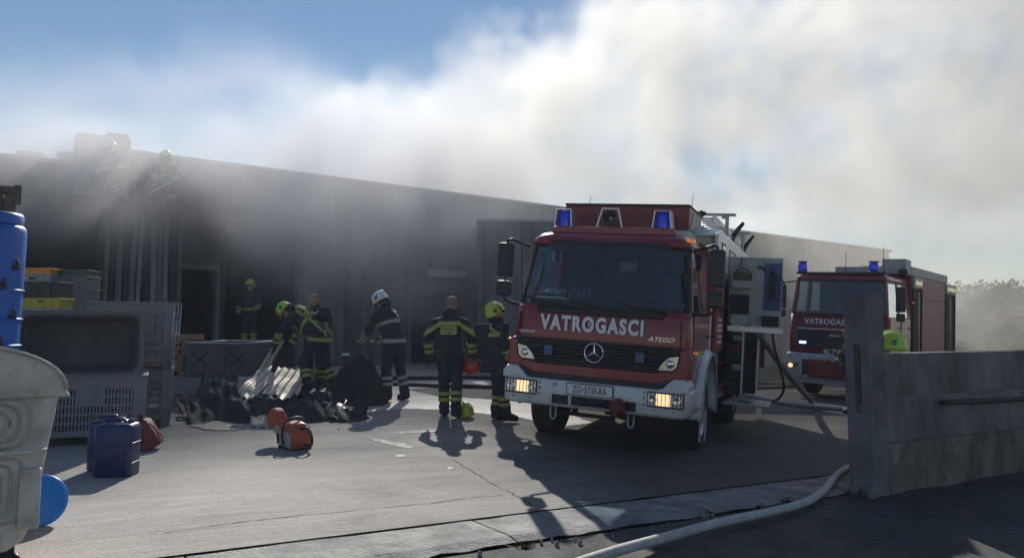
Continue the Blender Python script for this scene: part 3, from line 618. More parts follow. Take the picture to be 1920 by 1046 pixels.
# front red panel lettering
FX = (R(90), 0, 0)
text('VATROGASCI', 'lettering', 0.25, M_letter, T1, (-0.735, -0.014, 1.503), FX, sx=0.75, offset=0.011, space=1.2)
text('rosenbauer', 'lettering', 0.062, M_letter, T1, (-1.03, -0.004, 1.44), FX, sx=0.78, offset=0.0012)
text('ATEGO', 'model_badge', 0.075, M_silver, T1, (0.635, -0.008, 1.445), FX, sx=1.25, offset=0.001, shear=0.35)
em = MB(); em.cyl((-0.088, -0.024, 1.592), (-0.088, 0.0, 1.592), 0.030, seg=18); e = p1('round_emblem', em, mat('emblem_blue', (0.45, 0.55, 0.70), 0.4)); em2 = MB(); em2.cyl((-0.088, -0.028, 1.592), (-0.088, -0.022, 1.592), 0.012, seg=12); em2.build('emblem_centre', M_red2, e)
p1('panel_gap', MB().b2((-1.0, -0.006, 1.555), (-0.985, 0.004, 1.70)), M_blk) if False else None
for xg in (-1.03, 1.03): p1('panel_gap', MB().b2((xg - .003, -0.012, 1.40), (xg + .003, 0.05, 1.70)), M_blk)
p1('panel_seam', MB().b2((-1.02, -0.004, 1.392), (1.02, 0.01, 1.398)).b2((-0.9, -0.004, 1.40), (-0.894, 0.01, 1.40)), M_blk)
# grille
gp = [(-1.07, 1.385), (1.07, 1.385), (1.0, 1.30), (0.92, 1.12), (0.74, 1.075), (-0.74, 1.075), (-0.92, 1.12), (-1.0, 1.30)]
grille = MB(); grille.prism(gp, 'y', -0.012, 0.05); grl = p1('grille', grille, M_blk, bevel=0.008)
for k in range(7):
    z = 1.10 + k * 0.041; hw = 0.74 + min(0.22, k * 0.05); s_ = MB(); s_.prism([(-0.012, z), (-0.036, z + 0.008), (-0.012, z + 0.022)], 'x', -hw, hw); s_.build('grille_slat', M_dark, grl)
# three pointed star in ring
sb = MB(); c0 = Vector((-0.012, -0.058, 1.25))
sb.tube([c0 + Vector((0.117 * math.cos(a), 0, 0.117 * math.sin(a))) for a in [2 * math.pi * k / 36 for k in range(37)]], 0.0085, 8)
for a in (90, 210, 330):
    d = Vector((math.cos(R(a)), 0, math.sin(R(a)))); n_ = Vector((-d.z, 0, d.x))
    sb._add([c0 + n_ * .016, c0 - n_ * .016, c0 + d * .115, c0 + Vector((0, -.014, 0)), c0 + n_ * .016 + Vector((0, .006, 0))], [(0, 2, 3), (2, 1, 3), (1, 0, 3), (0, 1, 2)])
p1('star_badge', sb, M_chrome)
for x in (-0.60, 0.56):
    q = MB(); q.box((x, -0.05, 1.24), (0.115, 0.04, 0.13)); o_ = p1('strobe_light', q, mat('strobe_off', (0.02, 0.07, 0.22), 0.3), bevel=0.006)
    l_ = MB(); l_.tube([(x - .056, -.072, 1.177), (x + .056, -.072, 1.177), (x + .056, -.072, 1.303), (x - .056, -.072, 1.303), (x - .056, -.072, 1.177)], 0.005, 4); l_.build('strobe_rim', M_blk, o_)
# lower red lip, black trim
p1('lower_red_strip', MB().prism([(-0.93, 1.115), (-0.75, 1.07), (0.75, 1.07), (0.93, 1.115), (0.98, 1.02), (0.78, 0.945), (-0.78, 0.945), (-0.98, 1.02)], 'y', -0.035, 0.05), M_red, bevel=0.01)
for s in (-1, 1):
    p1('lamp_surround', MB().prism([(s * 0.93, 1.12), (s * 1.01, 1.30), (s * 1.06, 1.385), (s * 1.13, 1.36), (s * 1.14, 1.0), (s * 0.97, 1.0)], 'y', -0.03, 0.05), M_red, bevel=0.02, seg=3)
p1('black_trim_strip', MB().prism([(-0.99, 1.035), (-0.80, 0.955), (0.80, 0.955), (0.99, 1.035), (0.86, 0.90), (0.74, 0.87), (-0.74, 0.87), (-0.86, 0.90)], 'y', -0.06, 0.04), M_blk, bevel=0.006)
# upper turn lamp clusters
for s in (-1, 1):
    ho = MB(); P = [(s * 1.035, 1.30), (s * 0.90, 1.275), (s * 0.82, 1.20), (s * 0.77, 1.115), (s * 0.80, 1.10), (s * 0.96, 1.105), (s * 1.01, 1.16)]
    ho.prism(P, 'y', -0.045, 0.0); h = p1('marker_lamp', ho, M_lens, bevel=0.012)
    b_ = MB(); b_.lathe([(0.001, 0.02), (0.03, 0.02), (0.05, 0.0)], Matrix.Translation((s * 0.92, -0.045, 1.19)) @ Matrix.Rotation(R(90), 4, 'X'), 16); b_.build('lamp_bulb', M_chrome, h)
    r_ = MB(); r_.tube([(x, -.047, z) for x, z in P + P[:1]], 0.006, 5); r_.build('lamp_rim', M_blk, h)
# bumper
bp_ = MB()
def bump_outline(w, y0, r): return [(x, y) for x, y in rrect(w, y0, 0.6, r, 0.02)]
bmp = loft([(0.56, 1.13, -0.10, 0.62, 0.14, 0.03), (0.60, 1.165, -0.14, 0.62, 0.15, 0.03), (0.86, 1.17, -0.14, 0.62, 0.15, 0.03), (0.885, 1.165, -0.12, 0.62, 0.15, 0.03)])
bumper = p1('bumper', bmp, M_white)
for s in (-1, 1):
    e_ = MB(); e_.prism([(s * 0.74, 0.87), (s * 0.86, 0.90), (s * 0.98, 1.02), (s * 1.12, 1.02), (s * 1.165, 0.95), (s * 1.165, 0.87)], 'y', -0.125, 0.30); e_.build('bumper_end', M_white, bumper, bevel=0.02, seg=3)
    fr_ = MB(); fr_.b2((s * 0.69, -0.152, 0.685), (s * 1.125, -0.12, 0.862)); f_ = p1('headlight', fr_, M_blk, bevel=0.01)
    rf = MB(); rf.b2((s * 0.705, -0.158, 0.70), (s * 1.11, -0.150, 0.848)); rf.build('reflector', M_lens, f_)
    hl = MB(); hl.b2((s * 0.80 if s > 0 else s * 0.80, -0.164, 0.705), (s * 0.965, -0.156, 0.843)); hl.build('lit_lens', M_warm, f_, bevel=0.006)
    for xx in (s * 0.755, s * 1.04):
        rr = MB(); rr.lathe([(0.001, 0.004), (0.035, 0.002), (0.05, 0.014), (0.056, 0.0)], Matrix.Translation((xx, -0.158, 0.775)) @ Matrix.Rotation(R(90), 4, 'X'), 18); rr.build('round_lamp', M_chrome, f_)
    cov = MB()
    for k in range(9): cov.box((s * (0.73 + k * 0.045), -0.170, 0.774), (0.006, 0.01, 0.15))
    for zz in (0.69, 0.857): cov.box((s * 0.907, -0.170, zz), (0.43, 0.012, 0.01))
    cov.build('lamp_guard', M_blk, f_)
    bt = MB()
    for zz in (0.70, 0.775, 0.84): bt.cyl((s * 0.655, -0.148, zz), (s * 0.655, -0.138, zz), 0.012, seg=8)
    bt.cyl((s * 0.78, -.148, .64), (s * .78, -.138, .64), .009, seg=8); bt.cyl((s * 1.0, -.148, .64), (s * 1.0, -.138, .64), .009, seg=8)
    bt.build('bolt_heads', M_blk, bumper)
    sh = MB(); x = s * 0.49; sh.tube([(x - .035, -.05, .56), (x - .035, -.055, .44), (x - .022, -.055, .41), (x, -.055, .398), (x + .022, -.055, .41), (x + .035, -.055, .44), (x + .035, -.05, .56)], 0.013, 8); p1('tow_shackle', sh, M_aluflat)
sl = MB(); sl.b2((-0.49, -0.143, 0.60), (-0.28, -0.12, 0.712)); sl.b2((-0.24, -0.143, 0.60), (0.56, -0.12, 0.712)); p1('bumper_opening', sl, M_dark)
wn = MB(); wn.cyl((-0.12, -0.15, 0.655), (0.2, -0.15, 0.655), 0.03, seg=10); wn.box((-.05, -.15, .65), (.06, .03, .06)); p1('winch_fairlead', wn, M_dark)
pl = MB(); pl.b2((-0.305, -0.162, 0.728), (0.285, -0.145, 0.872)); plate = p1('number_plate', pl, M_blk, bevel=0.004)
MB().b2((-0.292, -0.166, 0.739), (0.272, -0.160, 0.861)).build('plate_face', mat('plate_white', (0.72, 0.73, 0.74), 0.45), plate)
text('ZG', 'plate_letters', 0.118, M_blk, plate, (-0.225, -0.168, 0.760), FX, sx=0.68, ext=0.001, offset=0.001)
text('5730-RA', 'plate_letters', 0.118, M_blk, plate, (-0.075, -0.168, 0.760), FX, sx=0.66, ext=0.001, offset=0.001)
cs = MB()
for i in range(3):
    for j in range(3):
        if (i + j) % 2 == 0: cs.b2((-0.108 + i * .009, -0.168, 0.785 + j * .011), (-0.099 + i * .009, -0.1665, 0.796 + j * .011))
cs.build('plate_shield', M_red, plate)
lg = MB(); lg.prism([(-0.50, .835), (-0.46, .862), (-0.42, .835), (-0.46, .808)], 'y', -0.146, -0.143); lgo = p1('maker_badge', lg, mat('badge_red', (0.5, 0.03, 0.04), 0.4))
text('R', 'badge_letter', 0.05, M_white, lgo, (-0.475, -0.148, 0.819), FX, ext=0.001, offset=0.002)
cp = MB(); M4 = Matrix.Translation((0.35, -0.16, 0.64)) @ Matrix.Rotation(R(90), 4, 'X')
cp.lathe([(0.001, 0.10), (0.05, 0.10), (0.075, 0.085), (0.10, 0.05), (0.105, 0.0), (0.09, -0.03)], M4, 20); cpo = p1('hose_coupling', cp, M_redhose)
for k in range(3):
    a = R(30 + 120 * k); MB().box((0.35 + .09 * math.cos(a), -0.23, 0.64 + .09 * math.sin(a)), (0.05, 0.05, 0.03), Matrix.Rotation(-a, 3, 'Y')).build('coupling_lug', M_redhose, cpo, bevel=0.008)
# visor, roof lights, horn, box
p1('roof_visor', MB().prism([(-0.84, 2.77), (0.84, 2.77), (0.79, 2.86), (-0.79, 2.86)], 'y', 0.44, 0.62), M_red, bevel=0.01)
p1('roof_locker', MB().b2((-0.87, 1.12, 2.90), (0.87, 2.2, 3.235)), M_red2, bevel=0.008)
p1('locker_lid', MB().b2((-0.875, 1.10, 3.237), (0.875, 2.21, 3.262)), M_blk, bevel=0.004)
p1('locker_side_panel', MB().prism([(1.16, 2.93), (2.15, 2.93), (2.1, 3.2), (1.5, 3.2)], 'x', 0.872, 0.879), M_aluflat)
p1('locker_plinth', MB().b2((-0.9, 1.0, 2.78), (0.9, 2.2, 2.897)), M_white, bevel=0.01)
for x, dd in ((-0.74, 0), (0.60, 0)):
    bc = MB(); bc.lathe([(0.085, 0), (0.088, 0.03), (0.082, 0.18), (0.07, 0.215), (0.001, 0.222)], Matrix.Translation((x, 0.74, 2.875)), 20); bo = p1('beacon', bc, M_bluel)
    bs = MB(); bs.lathe([(0.10, 0), (0.10, 0.03), (0.09, 0.035)], Matrix.Translation((x, 0.74, 2.855)), 20); bs.build('beacon_base', M_blk, bo)
    gi = MB(); gi.lathe([(0.03, 0.0), (0.035, .15)], Matrix.Translation((x, .74, 2.885)), 10); gi.build('beacon_reflector', M_chrome, bo)
    g_ = MB()
    for s in (-1, 1): g_.prism([(x + s * 0.135, 2.86), (x + s * 0.112, 2.86), (x + s * 0.088, 3.10), (x + s * 0.108, 3.10)], 'y', 0.64, 0.84)
    g_.b2((x - .108, .64, 3.101), (x + .108, .84, 3.115)); g_.build('beacon_guard', M_alu, bo, bevel=0.004)
hn = MB(); Mh = Matrix.Translation((-0.10, 0.70, 3.005)) @ Matrix.Rotation(R(90), 4, 'X')
hn.lathe([(0.10, 0.03), (0.095, 0.0), (0.055, -0.06), (0.03, -0.14), (0.04, -0.2)], Mh, 24); hno = p1('horn', hn, mat('horn_grey', (0.10, 0.13, 0.13), 0.5))
hc = MB(); hc.lathe([(0.001, 0.02), (0.02, 0.015), (0.03, -0.03)], Mh, 12); hc.build('horn_centre', M_alu, hno)
hb = MB()
for s in (-1, 1): hb.prism([(-.10 + s * 0.19, 2.86), (-.10 + s * 0.165, 2.86), (-.10 + s * 0.10, 3.12), (-.10 + s * 0.12, 3.12)], 'y', 0.66, 0.74)
hb.b2((-0.22, .66, 3.121), (0.02, .74, 3.14)); hb.build('horn_bracket', M_alu, hno)
for x, y, z1 in ((-0.58, 1.3, 3.40), (0.88, 1.2, 3.42)):
    an = MB(); an.tube([(x, y, 3.23), (x + .01, y, 3.33), (x + .015, y, z1)], [0.006, 0.004, 0.003], 6); p1('antenna', an, M_blk)
am = MB(); am.box((1.02, 0.42, 2.70), (0.10, 0.16, 0.05)); p1('roof_marker', am, M_amber, bevel=0.015)
# mirrors
for s, xa in ((-1, -1.27), (1, 1.40)):
    for (zc, hz_, wx) in ((2.35, 0.44, 0.20), (1.98, 0.20, 0.19)):
        m_ = MB(); m_.box((xa, -0.02, zc), (wx, 0.12, hz_)); mo = p1('mirror', m_, M_blk, bevel=0.035, seg=3)
        MB().box((xa, 0.043, zc), (wx * .84, 0.006, hz_ * .88)).build('mirror_glass', M_chrome, mo, bevel=0.002)
    p1('mirror_arm', MB().tube([(s * 1.06, 0.30, 2.56), (xa * .97, 0.05, 2.63), (xa, 0.0, 2.60), (xa, 0.0, 2.5)], 0.018, 8), M_blk); p1('mirror_bracket', MB().tube([(xa, 0, 2.14), (xa, 0, 2.06)], 0.015, 6), M_blk); p1('mirror_arm', MB().tube([(xa, 0.0, 1.9), (xa, 0.02, 1.84), (xa * .93, 0.08, 1.80), (s * 1.1, 0.22, 1.79)], 0.02, 8), M_blk)
# wheels, axle, chassis
make_wheel(T1, -0.98, 1.38, -1); make_wheel(T1, 0.98, 1.38, 1)
make_wheel(T1, -0.92, 4.95, -1, w=0.5, dual=True); make_wheel(T1, 0.92, 4.95, 1, w=0.5, dual=True)
ch = MB(); ch.b2((-0.45, 0.2, 0.62), (0.45, 6.5, 0.92)); ch.cyl((-0.95, 1.38, .5), (.95, 1.38, .5), .07); ch.cyl((-0.95, 4.95, .5), (.95, 4.95, .5), .08); ch.b2((-0.16, 1.2, 0.36), (0.16, 1.55, 0.62)); ch.b2((-.9, .3, .93), (.9, 1.7, 1.0)); p1('chassis', ch, M_dark, bevel=0.01)
ub = MB(); ub.cyl((-0.5, 0.15, 0.46), (0.25, 0.15, 0.46), 0.025, seg=8); ub.b2((-0.3, .1, .46), (-.24, .2, .62)); p1('underrun_bar', ub, M_dark)
# wheel arches
for s in (-1, 1):
    fa = MB(); N_ = 14
    def ff(u, v, s=s):
        a = R(200 - 220 * u) ; rr = 0.70
        y = 1.38 - rr * math.cos(a) * -1; 
        ang = R(188 - 196 * u); y = 1.38 + rr * math.cos(ang); z = 0.58 + (rr + 0.07) * max(-0.12, math.sin(ang)) ** 1.0 if math.sin(ang) > 0 else 0.58 + 0.5 * math.sin(ang)
        x = s * (0.84 + 0.37 * v); z -= 0.05 * (v > .9)
        return (x, y, z)
    fa.grid(ff, 22, 4); p1('wheel_arch', fa, M_white, solid=0.04)
    p1('arch_lip', MB().tube([ (s * 1.215, ff(u / 20, 1)[1], ff(u / 20, 1)[2] - .01) for u in range(21)], 0.022, 6), M_aluflat)
p1('front_step', MB().b2((0.86, 0.55, 0.5), (1.17, 0.72, 0.92)), M_white, bevel=0.02); p1('front_step', MB().b2((-1.17, 0.55, 0.5), (-0.86, 0.72, 0.92)), M_white, bevel=0.02)
p1('door_step', MB().b2((1.13, 0.35, 0.62), (1.2, 0.75, 0.66)), M_aluflat)
p1('mudflap', MB().b2((0.86, 2.12, 0.28), (1.16, 2.135, 0.72)).b2((-1.16, 2.12, 0.28), (-0.86, 2.135, 0.72)), M_blk)
p1('spray_strip', MB().b2((1.19, 0.70, 0.22), (1.21, 0.72, 0.6)).b2((1.24, .82, .22), (1.26, .84, .6)), M_aluflat)
# body module behind the cab, left side closed, right side with open lockers
for lo, hi in (((-1.2, 1.85, 1.06), (-1.14, 6.75, 2.45)), ((-1.14, 1.85, 1.06), (1.14, 1.91, 2.95)), ((-1.14, 6.69, 0.7), (1.14, 6.75, 2.9)), ((-1.14, 1.92, 1.06), (1.14, 6.68, 1.12)), ((-0.02, 1.92, 1.13), (0.02, 6.68, 2.9))):
    p1('body_panel', MB().b2(lo, hi), M_red, bevel=0.008)
p1('body_panel', MB().b2((-1.2, 5.65, 0.62), (-1.14, 6.75, 1.05)).b2((-1.2, 2.2, .62), (-1.14, 4.3, 1.05)), M_red, bevel=0.008)
# right side frame (red posts and sill), white upper band
for y0, y1 in ((1.85, 2.68), (3.98, 4.12), (5.9, 6.75)):
    p1('side_post', MB().b2((1.14, y0, 1.30 if y0 < 2 else 1.06), (1.2, y1, 2.45)), M_red, bevel=0.008)
p1('side_sill', MB().b2((1.14, 2.20, 0.62), (1.2, 4.30, 0.78)).b2((1.14, 5.65, .62), (1.2, 6.75, .95)), M_red, bevel=0.006)
p1('locker_floor', MB().b2((0.1, 2.70, 0.62), (1.14, 3.96, 0.66)), M_aluflat)
p1('locker_wall', MB().b2((0.95, 2.64, 0.66), (1.14, 2.68, 2.45)).b2((0.3, 2.7, .66), (.34, 3.96, 2.4)), M_aluflat)
def wband(x0, x1):
    return MB().prism([(1.62, 2.46), (6.75, 2.46), (6.75, 3.02), (1.9, 3.02), (1.62, 2.93)], 'x', x0, x1)
for s in (-1, 1):
    b_ = p1('upper_side_band', wband(s * 1.145, s * 1.205), M_white, bevel=0.02, seg=3)
    for y0, y1, z0, z1 in ((2.0, 2.45, 2.50, 2.86), (2.95, 3.9, 2.50, 2.84), (4.3, 5.3, 2.52, 2.84)):
        fr_ = MB(); fr_.b2((s * 1.206, y0, z0), (s * 1.212, y1, z1)); fo = p1('upper_window', fr_, M_blk, bevel=0.003)
        MB().b2((s * 1.2125, y0 + .05, z0 + .04), (s * 1.216, y1 - .05, z1 - .04)).build('pane', M_lens if y0 < 2.5 else M_white, fo)
p1('module_roof', MB().prism([(1.62, 2.94), (1.95, 3.035), (6.75, 3.035), (6.75, 2.96), (1.62, 2.90)], 'x', -1.14, 1.14), M_white, bevel=0.01)
p1('front_cowl', loft([(2.70, 1.17, 1.78, 2.3, 0.1, 0.02), (2.90, 1.17, 1.70, 2.3, 0.16, 0.02), (3.02, 1.10, 1.75, 2.3, 0.2, 0.02), (3.045, 0.98, 1.9, 2.3, 0.15, 0.02)]), M_white)
p1('cab_rear_fairing', loft([(1.2, 1.15, 1.74, 1.84, 0.04, 0.01), (2.5, 1.13, 1.74, 1.84, 0.04, 0.01), (2.70, 1.08, 1.74, 1.84, 0.04, 0.01), (2.82, .95, 1.74, 1.84, 0.03, 0.01)]), M_red)
p1('pillar_strip', MB().b2((1.147, 1.52, 1.30), (1.156, 1.66, 1.98)), M_white, bevel=0.003)
for k, z in enumerate((1.42, 1.50, 1.58, 1.66, 1.74)): p1('side_marking', MB().b2((1.2015, 2.0 + (k % 2) * .1, z), (1.2045, 2.45, z + .035)), M_letter)
# open equipment door standing out from the side, tools fixed on it
od = MB(); od.b2((1.21, 3.10, 1.72), (1.985, 3.16, 2.745)); door = p1('equipment_door', od, M_aluflat, bevel=0.006)
def dsub(nm, lo, hi, m, bv=0.006): return MB().b2(lo, hi).build(nm, m, door, bevel=bv)
dsub('door_shelf', (1.24, 2.82, 1.64), (2.03, 3.09, 1.675), M_aluflat); dsub('shelf_lip', (1.24, 2.80, 1.60), (2.03, 2.815, 1.685), M_alu)
dsub('blue_backboard', (1.73, 3.06, 1.95), (1.975, 3.095, 2.66), M_bluep); dsub('dark_locker', (1.25, 2.96, 1.87), (1.52, 3.095, 2.16), M_dark)
dsub('grey_box', (1.26, 2.95, 2.26), (1.55, 3.095, 2.37), M_aluflat); dsub('lower_box', (1.27, 2.92, 1.70), (1.53, 3.095, 1.86), M_aluflat); dsub('tool_case', (1.72, 2.90, 1.70), (1.96, 3.09, 1.86), M_dark)
dsub('door_rail', (1.21, 3.08, 2.60), (1.60, 3.099, 2.74), M_aluflat); dsub('hinge_bar', (1.375, 3.06, 2.60), (1.39, 3.098, 2.74), M_blk, 0)
hg = MB(); hg.lathe([(0.12, -0.03), (0.135, 0.0), (0.12, 0.03)], Matrix.Translation((1.41, 3.05, 2.44)) @ Matrix.Rotation(R(90), 4, 'X'), 22); hg.build('hose_reel', M_dark, door)
rg = random.Random(3); coil = MB()
for k in range(5):
    r_ = 0.045 + .018 * k; coil.tube([(1.41 + r_ * math.cos(a), 3.03 + rg.uniform(-.01, .01), 2.42 + r_ * math.sin(a) * .8) for a in [2 * math.pi * j / 16 for j in range(17)]], 0.010, 5)
coil.build('coiled_strap', mat('olive_strap', (0.13, 0.14, 0.07), 0.8), door)
tl = MB(); tl.tube([(1.62, 3.05, 2.60), (1.70, 3.03, 2.59), (1.74, 3.03, 2.54)], 0.018, 8); tl.build('wrench', M_blk, door)
ax = MB(); ax.tube([(1.84, 3.02, 2.55), (1.86, 3.02, 2.25), (1.83, 3.02, 2.08)], 0.025, 8); ax.tube([(1.84, 3.0, 2.5), (1.96, 2.98, 2.46), (2.05, 2.98, 2.3), (2.02, 2.98, 2.12), (1.9, 3.0, 2.1)], 0.012, 6); ax.box((1.85, 3.0, 2.3), (0.10, 0.06, 0.34)); ax.build('breathing_set', M_dark, door, bevel=0.01)
p1('door_hinge', MB().cyl((1.205, 3.12, 1.72), (1.205, 3.12, 2.74), .015, seg=8), M_blk)
# pull-out unit and step
tray = MB(); tray.b2((1.21, 3.25, 0.62), (1.42, 3.9, 1.58)); tr_o = p1('pull_out_unit', tray, M_dark, bevel=0.01)
rg = random.Random(5)
for k in range(6):
    x0 = 1.23 + .03 * (k % 3); z0 = .7 + .15 * k; MB().b2((x0, 3.22, z0), (x0 + .13, 3.25, z0 + .09)).build('stowed_tool', rg.choice([M_aluflat, M_redhose, M_blk, M_dark]), tr_o, bevel=0.01)
MB().b2((1.425, 3.3, 0.62), (1.445, 3.36, 1.6)).build('edge_trim', M_alu, tr_o)
tr2 = MB(); tr2.b2((1.21, 4.55, 0.55), (1.55, 4.75, 1.60)); t2o = p1('pull_out_unit', tr2, M_dark, bevel=0.01); MB().b2((1.555, 4.53, 0.6), (1.585, 4.6, 1.6)).build('edge_trim', M_alu, t2o); MB().b2((1.60, 4.56, 1.0), (1.68, 4.62, 1.6)).build('hanging_strap', M_redhose, t2o, bevel=0.01)
fp = MB(); fp.b2((1.21, 2.85, 0.50), (1.87, 3.75, 0.53)); fpo = p1('fold_out_step', fp, M_aluflat, bevel=0.004)
for k in range(9): MB().b2((1.25, 2.93 + k * .09, 0.531), (1.72, 2.96 + k * .09, 0.541)).build('tread_rib', M_alu, fpo)
MB().box((1.52, 2.98, .548), (.2, .08, .03)).build('foot_pad', M_blk, fpo, bevel=0.008)
MB().b2((1.70, 2.87, .40), (1.78, 2.93, .50)).build('step_latch', M_alu, fpo)
for lo, hi in (((2.70, 2.42), (3.96, 2.45)),): p1('shutter_box', MB().b2((1.10, 2.7, 2.36), (1.2, 3.96, 2.45)), M_alu)
for k in range(14): p1('roller_slat', MB().b2((1.150, 4.14, 1.10 + k * .09), (1.172, 5.88, 1.184 + k * .09)), M_alu, bevel=0.004)
p1('rear_corner', MB().b2((1.14, 6.0, .4), (1.22, 6.75, 2.4)), M_dark)
# roof gallery, ladder
for x in (-1.12, 1.12):
    r_ = MB(); r_.tube([(x, 2.4, 3.12), (x, 6.7, 3.12)], 0.018, 8)
    for y in (2.4, 3.4, 4.4, 5.4, 6.5): r_.tube([(x, y, 3.03), (x, y, 3.12)], 0.014, 6)
    p1('roof_rail', r_, M_alu)
for y in (3.0, 5.5):
    q = MB(); q.b2((1.12, y - .03, 3.05), (1.17, y + .03, 3.36)); q.b2((0.60, y - .04, 3.361), (1.27, y + .04, 3.40)); q.b2((1.06, y - .03, 3.32), (1.12, y + .03, 3.36)); p1('rack_bracket', q, M_aluflat, bevel=0.005)
for y in (4.0, 6.0):
    q = MB(); q.tube([(1.08, y + .1, 3.06), (1.17, y, 3.22), (1.30, y - .05, 3.38)], [0.05, 0.045, 0.03], 6); p1('rack_clamp', q, M_dark)
lad = MB()
for x in (0.66, 1.02): lad.b2((x, 2.25, 3.20), (x + .035, 6.6, 3.28))
ladder = p1('ladder', lad, M_alu, bevel=0.005)
for k in range(15): MB().cyl((0.69, 2.4 + k * .29, 3.24), (1.03, 2.4 + k * .29, 3.24), 0.016, seg=8).build('rung', M_alu, ladder)
for x in (0.2, 0.38): p1('roof_pipe', MB().tube([(x, 2.3, 3.12), (x, 6.5, 3.12)], .06, 10), M_dark)
rr = random.Random(9); kn_ = MB()
for k in range(5): kn_.tube([(0.62 + rr.uniform(0, .3), 2.3 + rr.uniform(0, .3), 3.25 + rr.uniform(0, .1)) for _ in range(4)], 0.03, 6)
p1('roof_straps', kn_, M_dark)
# ---------------- rear fire engine ----------------
M_white2 = mat('engine_white_shaded', (0.42, 0.43, 0.45), 0.5, var=0.3, scale=4)  # darker white for the rear engine, shade on its front put into the paint
T2 = empty('fire_engine', mat4=place_engine(1560, 750, 20.5, -38.5, 3.0, 0.07), label='red fire engine farther back with roller shutters, half hidden by the gate pillar', cat='fire engine')
def p2(name, mb, m, **k): return mb.build(name, m, T2, **k)
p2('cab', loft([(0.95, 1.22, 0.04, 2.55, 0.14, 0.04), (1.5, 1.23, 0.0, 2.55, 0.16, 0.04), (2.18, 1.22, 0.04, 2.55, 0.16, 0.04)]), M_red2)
p2('cab_roof', loft([(3.08, 1.13, 0.20, 2.55, 0.14, 0.05), (3.17, 1.13, 0.20, 2.55, 0.16, 0.05), (3.24, 1.06, 0.30, 2.55, 0.2, 0.05)]), M_red)
for s in (-1, 1):
    for ya0, ya1, yb0, yb1 in ((0.14, 0.26, 0.28, 0.40), (1.25, 1.45, 1.25, 1.45), (2.35, 2.55, 2.35, 2.55)):
        q = MB(); V = []
        for z, a, b, x in ((2.17, ya0, ya1, 1.205), (3.09, yb0, yb1, 1.13)): V += [(s * x, a, z), (s * x, b, z), (s * (x - .07), b, z), (s * (x - .07), a, z)]
        q._add(V, [(0, 1, 2, 3), (7, 6, 5, 4), (0, 4, 5, 1), (1, 5, 6, 2), (2, 6, 7, 3), (3, 7, 4, 0)]); p2('window_pillar', q, M_red, bevel=.012)
    for y0, y1 in ((0.26, 1.25), (1.45, 2.35)):
        g_ = MB(); g_._add([(s * 1.185, y0, 2.17), (s * 1.185, y1, 2.17), (s * 1.11, y1, 3.08), (s * 1.11, y0 + .12, 3.08)], [(0, 1, 2, 3)]); p2('side_window', g_, M_sglass)
        d = p2('cab_door', MB().prism([(y0 - .02, 1.1), (y1 + .02, 1.1), (y1 + .02, 2.15), (y0 - .02, 2.15)], 'x', s * 1.226, s * 1.24), M_red, bevel=.01)
        MB().box((s * 1.26, y1 - .12, 1.9), (.03, .16, .04)).build('door_handle', M_blk, d, bevel=.008)
def ws2(u, v):
    x = -1 + 2 * u; z = 2.20 + 0.88 * v; return (x * (1.19 - .08 * v), 0.03 + .17 * v + .15 * abs(x) ** 5, z)
wq = MB(); wq.grid(ws2, 20, 5); w2 = p2('windscreen', wq, glass_mat('rear_windscreen', (0.75, 0.95, 0.85), 0.10, 0.6))
ed = [ws2(u / 12, 0) for u in range(13)] + [ws2(1, v / 3) for v in range(1, 4)] + [ws2(1 - u / 12, 1) for u in range(1, 13)] + [ws2(0, 1 - v / 3) for v in range(1, 4)]
MB().tube([(x, y - .005, z) for x, y, z in ed], .025, 6).build('windscreen_seal', M_blk, w2)
p2('dashboard', MB().b2((-1.1, .3, 2.0), (1.1, .7, 2.28)), M_seat, bevel=.02)
for x in (-.65, .65): p2('seat', MB().box((x, 1.3, 2.1), (.5, .5, .14)).box((x, 1.5, 2.5), (.46, .12, .7)), M_seat, bevel=.04)
p2('interior_wall', MB().b2((-.5, 2.3, 2.19), (1.1, 2.33, 3.07)), M_seat)
text('VATROGASCI', 'lettering', 0.205, M_letter, T2, (-0.80, -0.014, 1.93), FX, sx=0.92, offset=0.004, space=1.06)
g2 = p2('grille', MB().b2((-0.98, -0.02, 1.30), (0.98, 0.02, 1.78)), M_blk, bevel=.02)
for k in range(6): MB().b2((-0.95, -0.045, 1.33 + k * .072), (0.95, -0.021, 1.365 + k * .072)).build('grille_slat', M_dark, g2)
MB().b2((-0.97, -0.06, 1.79), (0.4, -0.02, 1.82)).build('grille_edge', M_alu, g2)
text('MAN', 'maker_letters', .10, M_silver, g2, (-.16, -.048, 1.62), FX, sx=1.3, offset=.003)
sl_ = p2('strobe_light', MB().b2((-0.92, -.07, 1.40), (-0.72, -.045, 1.475)), M_blk, bevel=.006); MB().b2((-0.905, -.075, 1.41), (-0.735, -.071, 1.465)).build('lit_lens', M_blueon, sl_)
sl_ = p2('strobe_light', MB().b2((0.72, -.07, 1.40), (0.92, -.045, 1.475)), M_blk, bevel=.006); MB().b2((0.735, -.075, 1.41), (0.905, -.071, 1.465)).build('lit_lens', M_blueon, sl_)
MB().b2((-.28, -.06, 1.18), (.24, -.045, 1.29)).build('number_plate', mat('plate_white', (.7, .7, .7), .5), T2)
text('ZG', 'plate_letters', .1, M_blk, T2, (-.24, -.063, 1.2), FX, sx=.7, ext=.001)
bm2 = p2('bumper', loft([(0.40, 1.20, -.10, .7, .16, .03), (0.46, 1.25, -.14, .7, .16, .03), (1.10, 1.26, -.14, .7, .16, .03), (1.16, 1.24, -.10, .7, .16, .03)]), M_white2)
